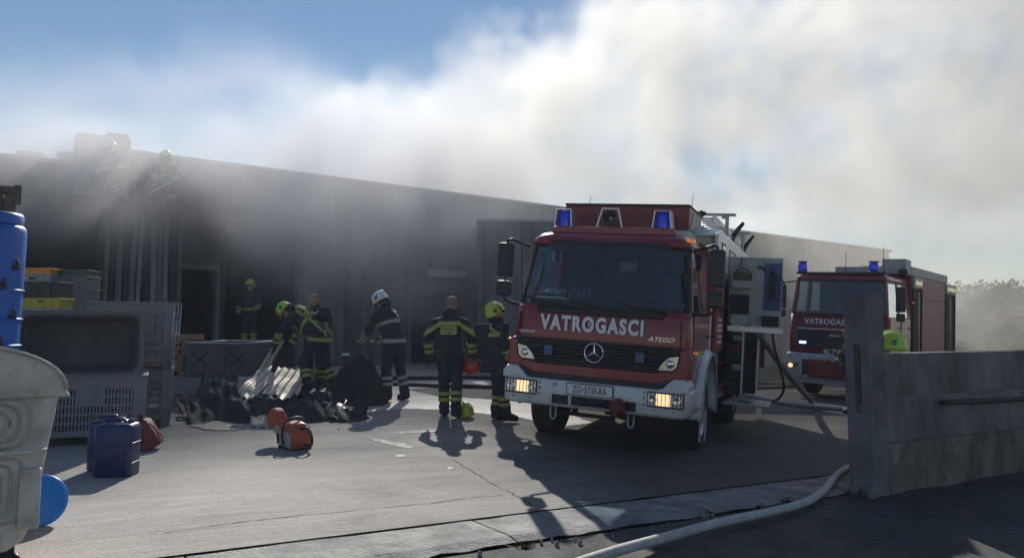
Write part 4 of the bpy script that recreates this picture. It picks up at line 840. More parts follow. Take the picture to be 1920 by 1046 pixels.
for s in (-1, 1):
    h = p2('headlight', MB().b2((s * .86, -.155, .70), (s * 1.22, -.12, 1.0)), M_lens, bevel=.02)
    MB().lathe([(.001, .02), (.05, .02), (.06, 0)], Matrix.Translation((s * 1.10, -.16, .82)) @ Matrix.Rotation(R(90), 4, 'X'), 16).build('lit_lens', M_warm, h)
    MB().lathe([(.02, .0), (.05, .01), (.06, 0)], Matrix.Translation((s * .95, -.16, .84)) @ Matrix.Rotation(R(90), 4, 'X'), 16).build('round_lamp', M_blk, h)
p2('winch_cover', MB().b2((-.62, -.24, .55), (.62, -.145, 1.02)), M_red2, bevel=.05, seg=3); p2('bumper_opening', MB().b2((-.8, -.148, .60), (-.64, -.12, 1.0)), M_blk); p2('bumper_opening', MB().b2((.64, -.148, .60), (.8, -.12, 1.0)), M_blk)
p2('bumper_step', MB().b2((-1.1, -.22, .40), (1.1, -.143, .45)), M_aluflat, bevel=.01)
for s, x in ((-1, -1.45), (1, 1.50)):
    mo = p2('mirror', MB().box((x, 0.1, 2.62), (.22, .12, .62)).box((x, .1, 2.18), (.2, .12, .2)), M_blk, bevel=.03); MB().box((x, .165, 2.62), (.18, .006, .52)).build('mirror_glass', M_chrome, mo)
    p2('mirror_arm', MB().tube([(s * 1.15, .3, 3.05), (x, .12, 3.0), (x, .1, 2.9)], .02, 6), M_blk); p2('wheel_arch', MB().grid(lambda u, v, s=s: (s * (.9 + .38 * v), 1.5 - .62 * math.cos(math.pi * u), .52 + .66 * math.sin(math.pi * u)), 14, 2), M_blk, solid=.04)
make_wheel(T2, -1.02, 1.5, -1, r=.52); make_wheel(T2, 1.02, 1.5, 1, r=.52); make_wheel(T2, -.98, 5.6, -1, r=.52, w=.5, dual=True); make_wheel(T2, .98, 5.6, 1, r=.52, w=.5, dual=True)
p2('chassis', MB().b2((-.5, .2, .55), (.5, 8.6, .95)).cyl((-1, 1.5, .52), (1, 1.5, .52), .07).cyl((-1, 5.6, .52), (1, 5.6, .52), .08), M_dark)
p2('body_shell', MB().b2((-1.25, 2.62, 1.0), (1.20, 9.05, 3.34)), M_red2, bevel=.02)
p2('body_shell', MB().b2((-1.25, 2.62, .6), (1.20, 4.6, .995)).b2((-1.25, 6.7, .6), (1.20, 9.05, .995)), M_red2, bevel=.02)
# side: posts, shutters with slats, pink panels
M_pinkp = mat('faded_red_panel', (0.30, 0.09, 0.10), 0.5, var=0.15, scale=3)
for y0, y1 in ((2.75, 3.75), (7.35, 8.85)):
    p2('shutter_box', MB().b2((1.201, y0 - .05, 3.02), (1.27, y1 + .05, 3.32)), M_aluflat, bevel=.01); p2('locker_light', MB().b2((1.272, y0 + .1, 3.10), (1.28, y1 - .1, 3.22)), mat('locker_light_strip', (.5, .48, .3), .4, emit=(1, .95, .6), estr=.25))
    for k in range(16): p2('roller_slat', MB().b2((1.203, y0, .95 + k * .128), (1.222, y1, 1.07 + k * .128)), M_dark, bevel=.006)
    p2('shutter_rail', MB().b2((1.203, y0 - .06, .9), (1.26, y0 - .005, 3.0)).b2((1.203, y1 + .005, .9), (1.26, y1 + .06, 3.0)), M_blk)
    p2('grab_pole', MB().tube([(1.30, y0 + .35, 2.9), (1.30, y0 + .38, .95)], .03, 8), mat('pole_yellow', (.5, .46, .3), .5))
for k in range(4): p2('side_panel', MB().b2((1.203, 3.85, 1.02 + k * .57), (1.228, 7.25, 1.575 + k * .57)), M_pinkp, bevel=.012)
p2('roof_box', MB().b2((-.2, 2.9, 3.36), (1.15, 8.1, 3.62)), M_aluflat, bevel=.02); p2('roof_box', MB().b2((.55, 2.2, 3.36), (1.15, 2.85, 3.78)), M_aluflat, bevel=.02); p2('roof_box', MB().b2((-.4, 1.2, 3.26), (.7, 2.0, 3.5)), M_aluflat, bevel=.02)
p2('roof_bar', MB().b2((-1.12, .22, 3.245), (1.12, .42, 3.30)), M_blk, bevel=.01)
for x in (-1.0, .80):
    b = p2('beacon', MB().lathe([(.11, .05), (.12, .08), (.115, .22), (.10, .26), (.001, .265)], Matrix.Translation((x, .35, 3.29)), 18), M_bluel); MB().lathe([(.12, 0), (.12, .06), (.10, .06)], Matrix.Translation((x, .35, 3.28)), 18).build('beacon_base', M_blk, b); MB().lathe([(.09, .0), (.135, .01), (.13, .03), (.001, .03)], Matrix.Translation((x, .35, 3.56)), 18).build('beacon_cap', M_blk, b)
p2('bull_lamp', MB().lathe([(.001, .06), (.09, .04), (.12, -.02), (.08, -.12)], Matrix.Translation((1.12, 2.0, 3.4)) @ Matrix.Rotation(R(80), 4, 'X'), 16), M_dark)
for x, z in ((-.1, 3.9), (.85, 4.0)): p2('antenna', MB().tube([(x, 1.1, 3.25), (x, 1.1, z)], .007, 5), M_blk)
p2('amber_marker', MB().box((1.25, 2.68, 2.6), (.03, .05, .05)), M_amber)
# ---------------- containers, crates, debris, saw ----------------
M_gp = mat('grey_plastic', (0.19, 0.20, 0.22), 0.55, var=0.2, scale=3, bump=0.15, bscale=30)
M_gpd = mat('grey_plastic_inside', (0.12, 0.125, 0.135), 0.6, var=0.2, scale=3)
M_zinc = mat('galvanised_steel', (0.58, 0.545, 0.49), 0.5, metal=0.1, var=0.35, scale=5, bump=0.25, bscale=14)
M_zd = mat('dirty_zinc', (.50, .47, .42), .6, var=.3, scale=5)
M_grime = mat('grime', (0.09, 0.085, 0.09), 0.9, var=0.4, scale=9)
M_bluec = mat('blue_canister', (0.012, 0.03, 0.11), 0.4, var=0.15, scale=5, bump=.1, bscale=25)
M_blueb = mat('bright_blue_plastic', (0.02, 0.24, 0.85), 0.35, var=0.1, scale=4)
M_bluet = mat('blue_tank', (0.02, 0.12, 0.5), 0.4, var=0.12, scale=3)
# box pallets: perforated walls built as bars, corner posts, rims.  local x width, y depth, z up
def box_pallet(loc, rz, label, w=1.2, d=1.0, h=0.78, rot=None, slots=True, group='grey plastic box pallets'):
    r = empty('box_pallet', loc, rz, label=label, cat='box pallet', group=group)
    if rot is not None: r.rotation_euler = rot
    def wall(nm, ax):
        mb = MB(); L_ = w if ax == 'x' else d
        def seg(a, b, z0, z1, t0=0.008, t1=.03):
            if ax == 'x': mb.b2((a, t0, z0), (b, t1, z1))
            else: mb.b2((t0, a, z0), (t1, b, z1))
        p = .13
        seg(p, L_ - p, 0.10, 0.17); seg(p, L_ - p, h - .13, h - .02)
        rows = [(0.17 + (h - .30) * k / 5, 0.17 + (h - .30) * (k + 1) / 5) for k in range(5)]
        for i, (z0, z1) in enumerate(rows):
            seg(p, L_ - p, z1 - .028, z1)
            n = int((L_ - 2 * p) / .036)
            for k in range(n):
                a = p + (L_ - 2 * p) * k / n
                full = (i in (3, 4) and .33 < k / n < .62)
                seg(a, a + (.036 if full else .019), z0, z1 - .0275)
        return mb
    a = wall('x', 'x').build('slotted_wall', M_gp, r); b = a.copy(); COL.objects.link(b); b.parent = r; b.location = (0, d - .038, 0)
    a = wall('y', 'y').build('slotted_wall', M_gp, r); b = a.copy(); COL.objects.link(b); b.parent = r; b.location = (w - .038, 0, 0)
    for x in (0, w - .14):
        for y in (0, d - .14):
            q = MB().b2((x, y, .1), (x + .14, y + .14, h - .021)); q.build('corner_post', M_gp, r, bevel=.012)
            MB().b2((x + .01, y + .01, 0), (x + .13, y + .13, .1)).build('foot', M_gp, r, bevel=.01)
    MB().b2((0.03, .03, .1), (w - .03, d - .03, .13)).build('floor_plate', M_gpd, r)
    for lo, hi in (((-.015, -.015, h - .02), (w + .015, .045, h)), ((-.015, d - .045, h - .02), (w + .015, d + .015, h)), ((-.015, .046, h - .02), (.045, d - .046, h)), ((w - .045, .046, h - .02), (w + .015, d - .046, h))): MB().b2(lo, hi).build('rim', M_gp, r, bevel=.006)
    for x in (.05, .09): 
        MB().cyl((x, -.004, h - .09), (x, .004, h - .09), .011, seg=8).build('rivet_hole', M_blk, r)
    return r
def at_ground(px, py): p = G(px, py); return p
# nearest lower crate: right front corner at px (270,830)
c = G(270, 829); a1 = R(24)
box_pallet(c + Vector((-1.2 * math.cos(a1), -1.2 * math.sin(a1), 0)), a1, 'slotted grey box pallet on the ground behind the two blue canisters', h=.80)
# tub lying on its side on it, mouth to the camera
tub = empty('plastic_tub', c + Vector((-1.36 * math.cos(R(27)) - .03, -1.36 * math.sin(R(27)) + .05, .805)), R(27), label='grey plastic tub tipped on its side with its open mouth to the camera', cat='tub')
W_, H_, D_ = 1.30, .73, .95
def rr2(w, h, r, n=5, ox=0, oz=0):
    P = []
    for cx_, cz_, a0 in ((w - r, r, -90), (w - r, h - r, 0), (r, h - r, 90), (r, r, 180)):
        for k in range(n + 1): a = R(a0 + 90 * k / n); P.append((ox + cx_ + r * math.cos(a), oz + cz_ + r * math.sin(a)))
    return P
mb = MB(); rings = []
for (y, ins, r_) in ((-.03, -.03, .08), (-.03, .03, .10), (.0, .035, .10), (D_ - .05, .09, .12)): rings.append([(x, y, z) for x, z in rr2(W_ - 2 * ins, H_ - 2 * ins, r_, 5, ins, ins)])
n = len(rings[0]); mb.smooth = True; mb._add([v for rg_ in rings for v in rg_], [(i * n + k, i * n + (k + 1) % n, (i + 1) * n + (k + 1) % n, (i + 1) * n + k) for i in range(3) for k in range(n)]); mb.smooth = False
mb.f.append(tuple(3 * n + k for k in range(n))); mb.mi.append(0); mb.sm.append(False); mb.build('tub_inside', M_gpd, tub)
mb = MB(); rings = [[(x, y, z) for x, z in rr2(W_ - 2 * ins, H_ - 2 * ins, r_, 5, ins, ins)] for y, ins, r_ in ((-.03, -.03, .08), (.03, -.03, .08), (.035, 0.02, .09), (D_, .05, .1))]
mb.smooth = True; mb._add([v for rg_ in rings for v in rg_], [(i * n + k, i * n + (k + 1) % n, (i + 1) * n + (k + 1) % n, (i + 1) * n + k) for i in range(3) for k in range(n)]); mb.f.append(tuple(3 * n + k for k in range(n))); mb.mi.append(0); mb.sm.append(False); mb.build('tub_shell', M_gp, tub)
for x in (.3, .86): MB().b2((x, .02, H_ - .015), (x + .3, .30, H_ + .012)).build('foot_recess', M_gpd, tub, bevel=.02)
for x in (.12, .62, 1.12): MB().b2((x, .05, H_ - .02), (x + .1, .9, H_ + .02)).build('skid', M_gp, tub, bevel=.01)
# right stack
c2 = G(319, 799); a2 = R(22)
box_pallet(c2 + Vector((-1.2 * math.cos(a2), -1.2 * math.sin(a2), 0)), a2, 'slotted grey box pallet at the bottom of the right-hand stack', h=.80)
box_pallet(c2 + Vector((-1.2 * math.cos(a2), -1.2 * math.sin(a2), .803)), a2, 'slotted grey box pallet on top of the right-hand stack with a ladder-like end', h=.92)
fr_ = bpy.data.objects.new('ladder_frame', None)
fr = MB(); X = c2.x + .0; 
lf = empty('wire_side_frame', c2 + Vector((-.02, -.05, .81)), a2, label='light metal side frame standing at the end of the upper box pallet', cat='frame')
for x in (0, .05, .09): MB().tube([(x, 0, 0), (x + .035, 0, .90)], .007, 6).build('rail', M_alu, lf)
for k in range(7): MB().tube([(0.004 * k, 0, .03 + k * .14), (.094 + .004 * k, 0, .07 + k * .14)], .006, 6).build('rung', M_alu, lf)
MB().tube([(0, 0, 0), (.10, .0, .12)], .006, 6).build('brace', M_alu, lf); MB().tube([(.09, 0, 0), (.0, .0, .12)], .006, 6).build('brace', M_alu, lf)
# coloured stacking crates behind
M_cr = {k: mat('crate_' + k, v, .5, var=.15, scale=6) for k, v in dict(orange=(.75, .26, .03), yellow=(.38, .34, .04), black=(.025, .027, .03), grey=(.24, .26, .29), green=(.035, .10, .07), slate=(.12, .15, .17), red=(.35, .03, .05)).items()}
def crate(loc, w, d, h, col, rz, label):
    m = M_cr[col]; r = empty('stacking_crate', loc, rz, label=label, cat='crate', group='stacking crates')
    MB().b2((0, 0, 0), (w, .012, h - .03)).build('side', m, r); MB().b2((0, d - .012, 0), (w, d, h - .03)).build('side', m, r); MB().b2((0, .0125, 0), (.012, d - .0125, h - .03)).build('side', m, r); MB().b2((w - .012, .0125, 0), (w, d - .0125, h - .03)).build('side', m, r)
    MB().b2((.013, .013, 0), (w - .013, d - .013, .012)).build('base', m, r)
    for lo, hi in (((-.012, -.012, h - .03), (w + .012, .02, h)), ((-.012, d - .02, h - .03), (w + .012, d + .012, h)), ((-.012, .0201, h - .03), (.02, d - .0201, h)), ((w - .02, .0201, h - .03), (w + .012, d - .0201, h))): MB().b2(lo, hi).build('rim', m, r, bevel=.004)
    n = 5
    for k in range(n + 1): x = (w - .02) * k / n; MB().b2((x, -.010, .005), (x + .02, -.0005, h - .031)).build('rib', m, r)
    MB().b2((w * .42, -.006, h * .6), (w * .58, -.0006, h * .78)).build('grip', M_blk, r)
def stack(px, px1, Y, rows, rz):
    for i, (y0, y1, col, lab) in enumerate(rows):     # rows from the top down: pixel rows give the heights
        A = AT(px, y0, Y); B = AT(px1, y0, Y); C2 = AT(px, y1, Y); zb = C2.z if y1 < 790 else gz(A.x, Y)
        crate(Vector((A.x + (i % 2) * .008, Y, zb)), (B.x - A.x), .40, A.z - zb - .003, col, rz, lab)
stack(42, 107, 10.3, [(527, 558, 'black', 'black crate on top of the yellow one in the front crate stack'), (558, 577, 'yellow', 'yellow crate in the front stack of crates'), (577, 592, 'grey', 'shallow grey crate right under the yellow one'), (592, 628, 'green', 'dark green crate two below the yellow one'), (628, 664, 'slate', 'slate crate under the dark green one in the front stack'), (664, 705, 'grey', 'grey crate low in the front stack behind the tipped tub'), (705, 752, 'slate', 'slate crate second from the bottom of the front stack'), (752, 800, 'grey', 'lowest grey crate of the front crate stack')], R(3))
stack(97, 161, 11.3, [(505, 517, 'green', 'flat dark green crate on top of the right crate stack'), (517, 541, 'slate', 'slate crate directly under the flat green one'), (541, 566, 'slate', 'second slate crate under the flat green one'), (566, 594, 'grey', 'grey crate below the slate ones in the right stack'), (594, 640, 'slate', 'slate crate halfway down the right stack'), (640, 690, 'grey', 'grey crate low in the right stack'), (690, 740, 'slate', 'slate crate second from the bottom of the right stack'), (740, 800, 'grey', 'grey crate at the bottom of the right stack')], R(1))
stack(26, 94, 11.1, [(502, 513, 'orange', 'bright orange crate on the very top of the rear stack'), (513, 541, 'grey', 'grey crate right under the topmost orange one'), (541, 557, 'orange', 'orange crate beside the black one, two below the topmost'), (557, 575, 'black', 'black crate above the red one in the rear stack'), (575, 592, 'red', 'red crate halfway up the rear stack'), (592, 624, 'green', 'green crate under the red one in the rear stack'), (624, 643, 'orange', 'orange crate low in the rear stack beside the tub'), (643, 690, 'grey', 'grey crate under the low orange one'), (690, 740, 'black', 'black crate second from the bottom of the rear stack'), (740, 800, 'grey', 'grey crate at the bottom of the rear stack')], R(0))
# tall blue tank at the frame edge with clamps down its side
P = AT(33, 560, 6.6); bt = empty('blue_tank', (P.x - .30, 6.6, gz(P.x, 6.6)), 0, label='tall bright blue plastic tank with black clamps at the left edge', cat='tank')
MB().lathe([(.24, 0), (.27, .5), (.28, 1.1), (.295, 1.75), (.30, 2.16), (.295, 2.20), (.27, 2.225), (.001, 2.23)], None, 36).build('tank_body', M_bluet, bt)
MB().lathe([(.272, 2.231), (.275, 2.30), (.26, 2.325), (.001, 2.33)], None, 36).build('cap', M_bluet, bt)
for k, z in enumerate((1.0, 1.22, 1.45, 1.70, 1.86)):
    a = R(-10 - 20 * (k % 2)); c_ = Vector((.295 * math.cos(a), .295 * math.sin(a), z)); q = MB(); q.tube([c_, c_ + Vector((.035, -.01, .03)), c_ + Vector((.02, -.01, .07))], .014, 6); q.box(c_, (.06, .05, .035), a); q.build('clamp', M_blk, bt, bevel=.004)
for z in (.98, 1.2, 1.42, 1.66): MB().lathe([(.285, z), (.305, z + .005), (.305, z + .02), (.285, z + .025)], None, 36).build('band', M_bluet, bt)
# corrugated shed corner
P = AT(34, 352, 13.5); sd = empty('corrugated_shed', (P.x, 13.5, gz(P.x, 13.5)), R(35), label='dark corrugated metal shed corner at the left frame edge', cat='shed')
hs = P.z - gz(P.x, 13.5); M_shed = mat('rusty_corrugated', (.10, .085, .075), .7, metal=.2, var=.4, scale=3)
for k in range(12): MB().prism([(-.02 - k * .19, 0), (-.06 - k * .19, -.035), (-.13 - k * .19, -.035), (-.17 - k * .19, 0), (-.19 - k * .19, 0), (-.19 - k * .19, .02), (-.02 - k * .19, .02)], 'z', 0, hs - .12).build('corrugated_panel', M_shed, sd)
MB().b2((-2.4, -.09, hs - .12), (.03, .1, hs)).build('top_rail', M_shed, sd, bevel=.01); MB().b2((-2.3, .021, 0), (-.02, 1.6, hs - .2)).build('shed_body', M_soot, sd); MB().b2((-.06, -.07, hs - .3), (.05, .0, hs + .03)).build('corner_cap', M_shed, sd)
# dumpster, end face to the camera
P = G(95, 1000); _c = AT(133, 716, 4.75); _a = R(37); dm = empty('dumpster', (_c.x - .60 * math.cos(_a), _c.y - .60 * math.sin(_a), gz(_c.x, 4.95)), _a, label='dented galvanised dumpster with a curved lid and wheels, nearest at the left', cat='dumpster')
prof = [(-.34, .10), (-.41, .20), (-.55, 1.00), (.55, 1.00), (.44, .26), (.40, .15), (.32, .10)]
body = MB(); body.prism(prof, 'y', 0, 1.25); db = body.build('bin_body', M_zinc, dm, bevel=.03, seg=3)
lid = [(.575 * math.cos(R(a)), 1.0 + .27 * math.sin(R(a))) for a in range(0, 181, 9)]; lid = [(.60, .96)] + lid + [(-.60, .96)]
MB().prism(lid, 'y', -.035, 1.28).build('lid', M_zinc, dm, bevel=.012)
q = MB(); q.tube([(x * 1.0, -.04, z) for x, z in lid[1:-1]], .012, 6); q.build('lid_edge', M_zinc, dm)
def ringpts(x0, x1, z0, z1, tilt): return [(x0, -.006, z0), (x1 - tilt * 0, -.006, z0), (x1 + tilt, -.006, z1), (x0 - tilt, -.006, z1), (x0, -.006, z0)]
def emb(pts, r_=.009):
    MB().tube(smooth_path([Vector(p) for p in pts], 4), r_, 6).build('pressed_rib', M_zd, dm)
def rrpath(x0, x1, z0, z1, r_, t=.0):
    P = [(x, -.005, z) for x, z in rr2(x1 - x0, z1 - z0, r_, 3, x0, z0)]; P.append(P[0]); return [(x * (1 + t * (z - .6)), y, z) for x, y, z in P]
for i in range(3): MB().tube(rrpath(-.42 + i * .05, .40 - i * .05, .68 + i * .035, .955 - i * .03, .09), .009, 6).build('pressed_rib', M_zd, dm)
for i in range(3): MB().tube(rrpath(.02 + i * .05, .37 - i * .05, .26 + i * .04, .62 - i * .035, .05), .009, 6).build('pressed_rib', M_zd, dm)
for i in range(3): MB().tube(rrpath(-.38 + i * .05, -.03 - i * .05, .26 + i * .04, .62 - i * .035, .05), .009, 6).build('pressed_rib', M_zd, dm)
for i in range(2): MB().tube([(-.02 + (.10 + i * .035) * math.cos(a), -.006, .74 + (.06 + i * .028) * math.sin(a)) for a in [math.pi * k / 12 for k in range(13)]], .006, 5).build('pressed_rib', M_zd, dm)
MB().lathe([(.001, .06), (.06, .055), (.09, .02), (.10, 0)], Matrix.Translation((.04, -.005, .70)) @ Matrix.Rotation(R(90), 4, 'X'), 20).build('pivot_boss', M_grime, dm)
MB().tube([(-.5, -.012, .655), (.49, -.012, .655)], .014, 6).build('waist_rib', M_zinc, dm)
MB().b2((.36, -.035, .22), (.47, .06, .56)).build('side_bracket', M_zinc, dm, bevel=.01); MB().b2((.10, -.012, .30), (.145, -.003, .38)).build('sticker', mat('teal_sticker', (.03, .10, .11), .6, var=.4, scale=30), dm)
MB().tube([(-.1, -.02, 1.27), (.02, -.02, 1.29), (.06, .05, 1.275)], .022, 8).build('lid_handle', M_zinc, dm)
for x, y in ((.33, .10), (-.33, .10), (.33, 1.15), (-.33, 1.15)):
    cs = MB().box((x, y, .09), (.07, .10, .08)).build('castor', M_blk, dm, bevel=.01); MB().cyl((x - .025, y, .065), (x + .025, y, .065), .065, seg=20).build('castor_wheel', M_tyre, cs); MB().tube([(x + .03, y - .05, .08), (x + .05, y - .10, .05)], .016, 6).build('brake_pedal', M_blk, cs)
# grime streaks: flat dirt patches on the end face
rg = random.Random(77)
for k, (x, z, w, h) in enumerate(((-.06, .62, .16, .5), (.14, .66, .4, .03), (-.2, .9, .3, .03), (.05, .45, .03, .36))):
    q = MB(); n = 14; q._add([(x + w * .5 * math.cos(6.283 * i / n) * rg.uniform(.6, 1.2), -.0035 - k * .0004, z + h * .5 * math.sin(6.283 * i / n) * rg.uniform(.6, 1.2)) for i in range(n)], [tuple(range(n))]); q.build('grime_stain', M_grime, dm)
# blue round lid leaning behind it
P = G(73, 985); bl = MB().lathe([(.001, .012), (.15, .012), (.155, .02), (.172, .02), (.175, 0), (.172, -.012), (.001, -.008)], None, 40).build('round_lid', M_blueb)
bl.location = (P.x + .0, P.y, P.z + .170); bl.rotation_euler = (R(82), 0, R(18)); tag(bl, 'bright blue round lid standing on edge behind the dumpster', 'lid')
# canisters
def canister(px, py, rz, label, h=.50, w=.34, d=.27):
    c = G(px, py); r = empty('canister', c, rz, label=label, cat='canister', group='blue canisters'); lv = [(0.0, w / 2 - .01, -d / 2 + .01, d / 2 - .01, .05, .05), (.015, w / 2, -d / 2, d / 2, .05, .05), (h - .06, w / 2, -d / 2, d / 2, .05, .05), (h - .03, w / 2 - .012, -d / 2 + .012, d / 2 - .012, .05, .05), (h - .02, w / 2 - .04, -d / 2 + .04, d / 2 - .04, .04, .04)]
    loft(lv).build('canister_body', M_bluec, r)
    for z in (.12, .3): 
        q = MB(); pts = [(x, y, z) for x, y in rrect(w / 2 + .001, -d / 2 - .001, d / 2 + .001, .05, .05)]; q.tube(pts + pts[:1], .006, 5); q.build('moulded_ring', M_bluec, r)
    MB().tube([(-.10, 0, h - .03), (-.10, 0, h + .005), (.05, 0, h + .012), (.07, 0, h - .02)], .017, 8).build('handle', M_bluec, r); MB().cyl((.115, 0, h - .025), (.115, 0, h + .015), .028, seg=16).build('screw_cap', M_bluec, r)
    MB().lathe([(w * .22, 0), (w * .24, .01), (w * .22, .018)], Matrix.Translation((-.05, 0, h - .012)), 18).build('top_ridge', M_bluec, r)
canister(218, 890, R(4), 'front one of the two dark blue canisters'); canister(205, 880, R(-5), 'rear one of the two dark blue canisters, half hidden')
# red petrol can tipped against the crate
c = G(285, 842); rc = empty('petrol_can', c + Vector((0.02, 0, .02)), R(20), label='dusty dark red fuel can tipped over beside the blue canisters', cat='fuel can'); rc.rotation_euler = (0, R(-32), R(15))
loft([(0, .10, -.14, .14, .03, .03), (.02, .115, -.15, .15, .03, .03), (.30, .115, -.15, .15, .03, .03), (.34, .08, -.12, .12, .03, .03)]).build('can_body', mat('dusty_red', (.22, .045, .04), .7, var=.4, scale=8), rc)
MB().tube([(-.06, -.08, .33), (-.05, -.08, .38), (-.05, .06, .38), (-.06, .08, .33)], .012, 6).build('handle', M_blk, rc); MB().cyl((.06, -.1, .33), (.09, -.16, .38), .022, seg=10).build('spout', M_blk, rc); MB().tube([(.116, -.10, .05), (.118, .10, .26)], .008, 5).build('pressed_rib', MATS['dusty_red'], rc); MB().tube([(.116, .10, .05), (.118, -.10, .26)], .008, 5).build('pressed_rib', MATS['dusty_red'], rc)
# big grey box with crosses, plinth, pallet stack
c = G(343, 740); gb = empty('grey_container', (c.x, c.y, c.z), R(3), label='low grey container with two black crosses in front of the warehouse', cat='container'); gw = 1.5
M_gb = mat('dull_grey_box', (.085, .09, .10), .7, var=.25, scale=2)
for i in range(2): MB().b2((.01 + i * gw / 2, 0, .33), (gw / 2 * (i + 1) - .01, .04, .93)).build('side_panel', M_gb, gb, bevel=.01)
MB().b2((0, .9, .33), (gw, .94, .95)).build('back_panel', M_gb, gb); MB().b2((0, .041, .33), (.04, .9, .94)).build('end_panel', M_gb, gb); MB().b2((gw - .04, .041, .33), (gw, .9, .94)).build('end_panel', M_gb, gb); MB().b2((.04, .04, .33), (gw - .04, .9, .37)).build('floor_plate', M_gb, gb)
MB().tube([(0, .0, .945), (gw * .66, -.01, .93), (gw, .9, .97), (.5, .95, .965), (0, .0, .945)], .012, 6).build('rim_strap', M_alu, gb)
for x in (.28, .95):
    for a in (40, -40): MB().box((x, -.006, .64), (.36, .008, .045), Matrix.Rotation(R(a), 3, 'Y')).build('painted_cross', M_blk, gb)
MB().b2((-.2, -.05, 0), (.75, .8, .32)).build('plinth', M_gp, gb, bevel=.01)
M_wood = mat('pallet_wood', (.33, .22, .14), .8, var=.4, scale=5, stretch=(1, 1, 6)); rg = random.Random(3)
P0 = AT(318, 700, 15.0); z = gz(P0.x, 15.0)
for k in range(8):
    pr_ = empty('wooden_pallet', (P0.x - .75 + rg.uniform(-.04, .04), 15.0, z), R(rg.uniform(-3, 3)), label='wooden pallet %s' % ['at the very bottom of the pallet stack', 'second from the bottom of the pallet stack', 'third from the bottom of the pallet stack', 'fourth from the bottom of the pallet stack', 'fifth from the bottom of the pallet stack', 'sixth from the bottom of the pallet stack', 'second from the top of the pallet stack', 'on top of the pallet stack, its boards catching the light'][k], cat='pallet', group='wooden pallets in a stack')
    for j in range(5): MB().b2((0, j * .19, .10), (1.02, j * .19 + .10, .122)).build('board', M_wood, pr_)
    for x in (0, .46, .92): MB().b2((x, .02, .022), (x + .1, .84, .099)).build('bearer', M_wood, pr_)
    for j in range(3): MB().b2((0, j * .38, 0), (1.02, j * .38 + .1, .021)).build('board', M_wood, pr_)
    z += .1225 + .013
# ---- debris: torn corrugated roof sheets ----
M_sheet = mat('bare_sheet_metal', (.66, .60, .50), .48, metal=.45, var=.3, scale=3, stretch=(1, 5, 1))
M_burnt = mat('burnt_sheet_metal', (.013, .013, .014), .8, var=.6, scale=4, col2=(.035, .033, .031))
M_tarp = mat('black_sheeting', (.012, .013, .016), .7, var=.4, scale=6)
M_fib = mat('scorched_fibre', (.16, .14, .12), .85, var=.6, scale=14, col2=(.04, .04, .04))
def sheet(name, cs, m, label, ribs=6, amp=.022, crump=.02, seed=1, jag=.05, cat='metal sheet', bend=0.0, nu=48, nv=14, group=None, fan=0.0):
    # cs: corners p00 (u0v0) p10 p11 p01 ; ribs run along v
    rg = random.Random(seed); A, B, C_, D = [Vector(c) for c in cs]; nrm = (B - A).cross(D - A).normalized()
    if nrm.z < 0: nrm = -nrm
    def jagl(n, st=4):
        K = [rg.uniform(-1, 1) * jag for _ in range(n // st + 3)]; return [K[i // st] * (1 - (i % st) / st) + K[i // st + 1] * ((i % st) / st) for i in range(n + 1)]
    e0, e1, s0, s1 = jagl(nu, 5), jagl(nu, 3), jagl(nv, 3), jagl(nv, 2)
    folds = []
    for k in range(4):
        dv = Vector((rg.uniform(-1, 1), rg.uniform(-1, 1), rg.uniform(-.3, .3))).normalized(); folds.append((dv, rg.uniform(.7, 1.6) * (1 + k * .5), rg.uniform(0, 1), 1 / (1 + k * .9)))
    tri = lambda t: abs((t % 1.0) * 2 - 1) * 2 - 1
    def f(u, v):
        i = round(u * nu); j = round(v * nv); uu = u; vv = v
        vv += e0[i] * (1 - v) ** 3 + e1[i] * v ** 3; uu += s0[j] * (1 - u) ** 3 + s1[j] * u ** 3
        p = A * (1 - uu) * (1 - vv) + B * uu * (1 - vv) + C_ * uu * vv + D * (1 - uu) * vv
        w_ = math.sin(u * ribs * 2 * math.pi); w_ = max(-.85, min(.85, w_)) / .85 * amp
        for dv, fr, ph, am in folds: w_ += crump * 1.3 * am * tri(p.dot(dv) * fr + ph)
        w_ += bend * math.sin(math.pi * v)
        return tuple(p + nrm * w_)
    mb = MB(); mb.grid(f, nu, nv, smooth=False); o = mb.build(name, m, solid=.006); return tag(o, label, cat, group)
def W(px, py, Y): return AT(px, py, Y)
g_ = 'torn roof sheets in the debris heap'
sheet('roof_sheet', [W(449, 746, 12.7), W(552, 748, 12.6), W(583, 697, 13.9), W(506, 686, 14.2)], M_sheet, 'pale corrugated roof sheet sloping up in the middle of the heap', ribs=6, amp=.012, crump=.008, seed=2, jag=.03, nu=72)
sheet('roof_sheet', [W(482, 700, 13.9), W(503, 690, 13.9), W(532, 640, 13.9), W(518, 636, 13.9)], M_sheet, 'narrow bright sheet held up by the leaning firefighter', ribs=1, amp=.02, crump=.02, seed=3, jag=.06, nu=16)
sheet('roof_sheet', [W(500, 708, 13.8), W(512, 705, 13.8), W(540, 652, 13.85), W(530, 648, 13.85)], M_burnt, 'dark twisted strip under the bright one being held', ribs=1, amp=.02, crump=.04, seed=33, jag=.1, nu=16)
sheet('roof_sheet', [W(443, 812, 11.5), W(612, 812, 11.6), W(556, 742, 12.7), W(446, 744, 12.9)], M_burnt, 'black curled sheet wall hanging under the pale sheet', ribs=5, amp=0.012, crump=0.035, seed=4, jag=.03, group=g_)
sheet('roof_sheet', [W(384, 788, 12.2), W(452, 782, 12.1), W(452, 740, 12.8), W(384, 702, 12.9)], M_fib, 'scorched ribbed sheet leaning at the left of the pale one', ribs=4, amp=0.018, crump=0.020, seed=5, jag=.06, nu=30)
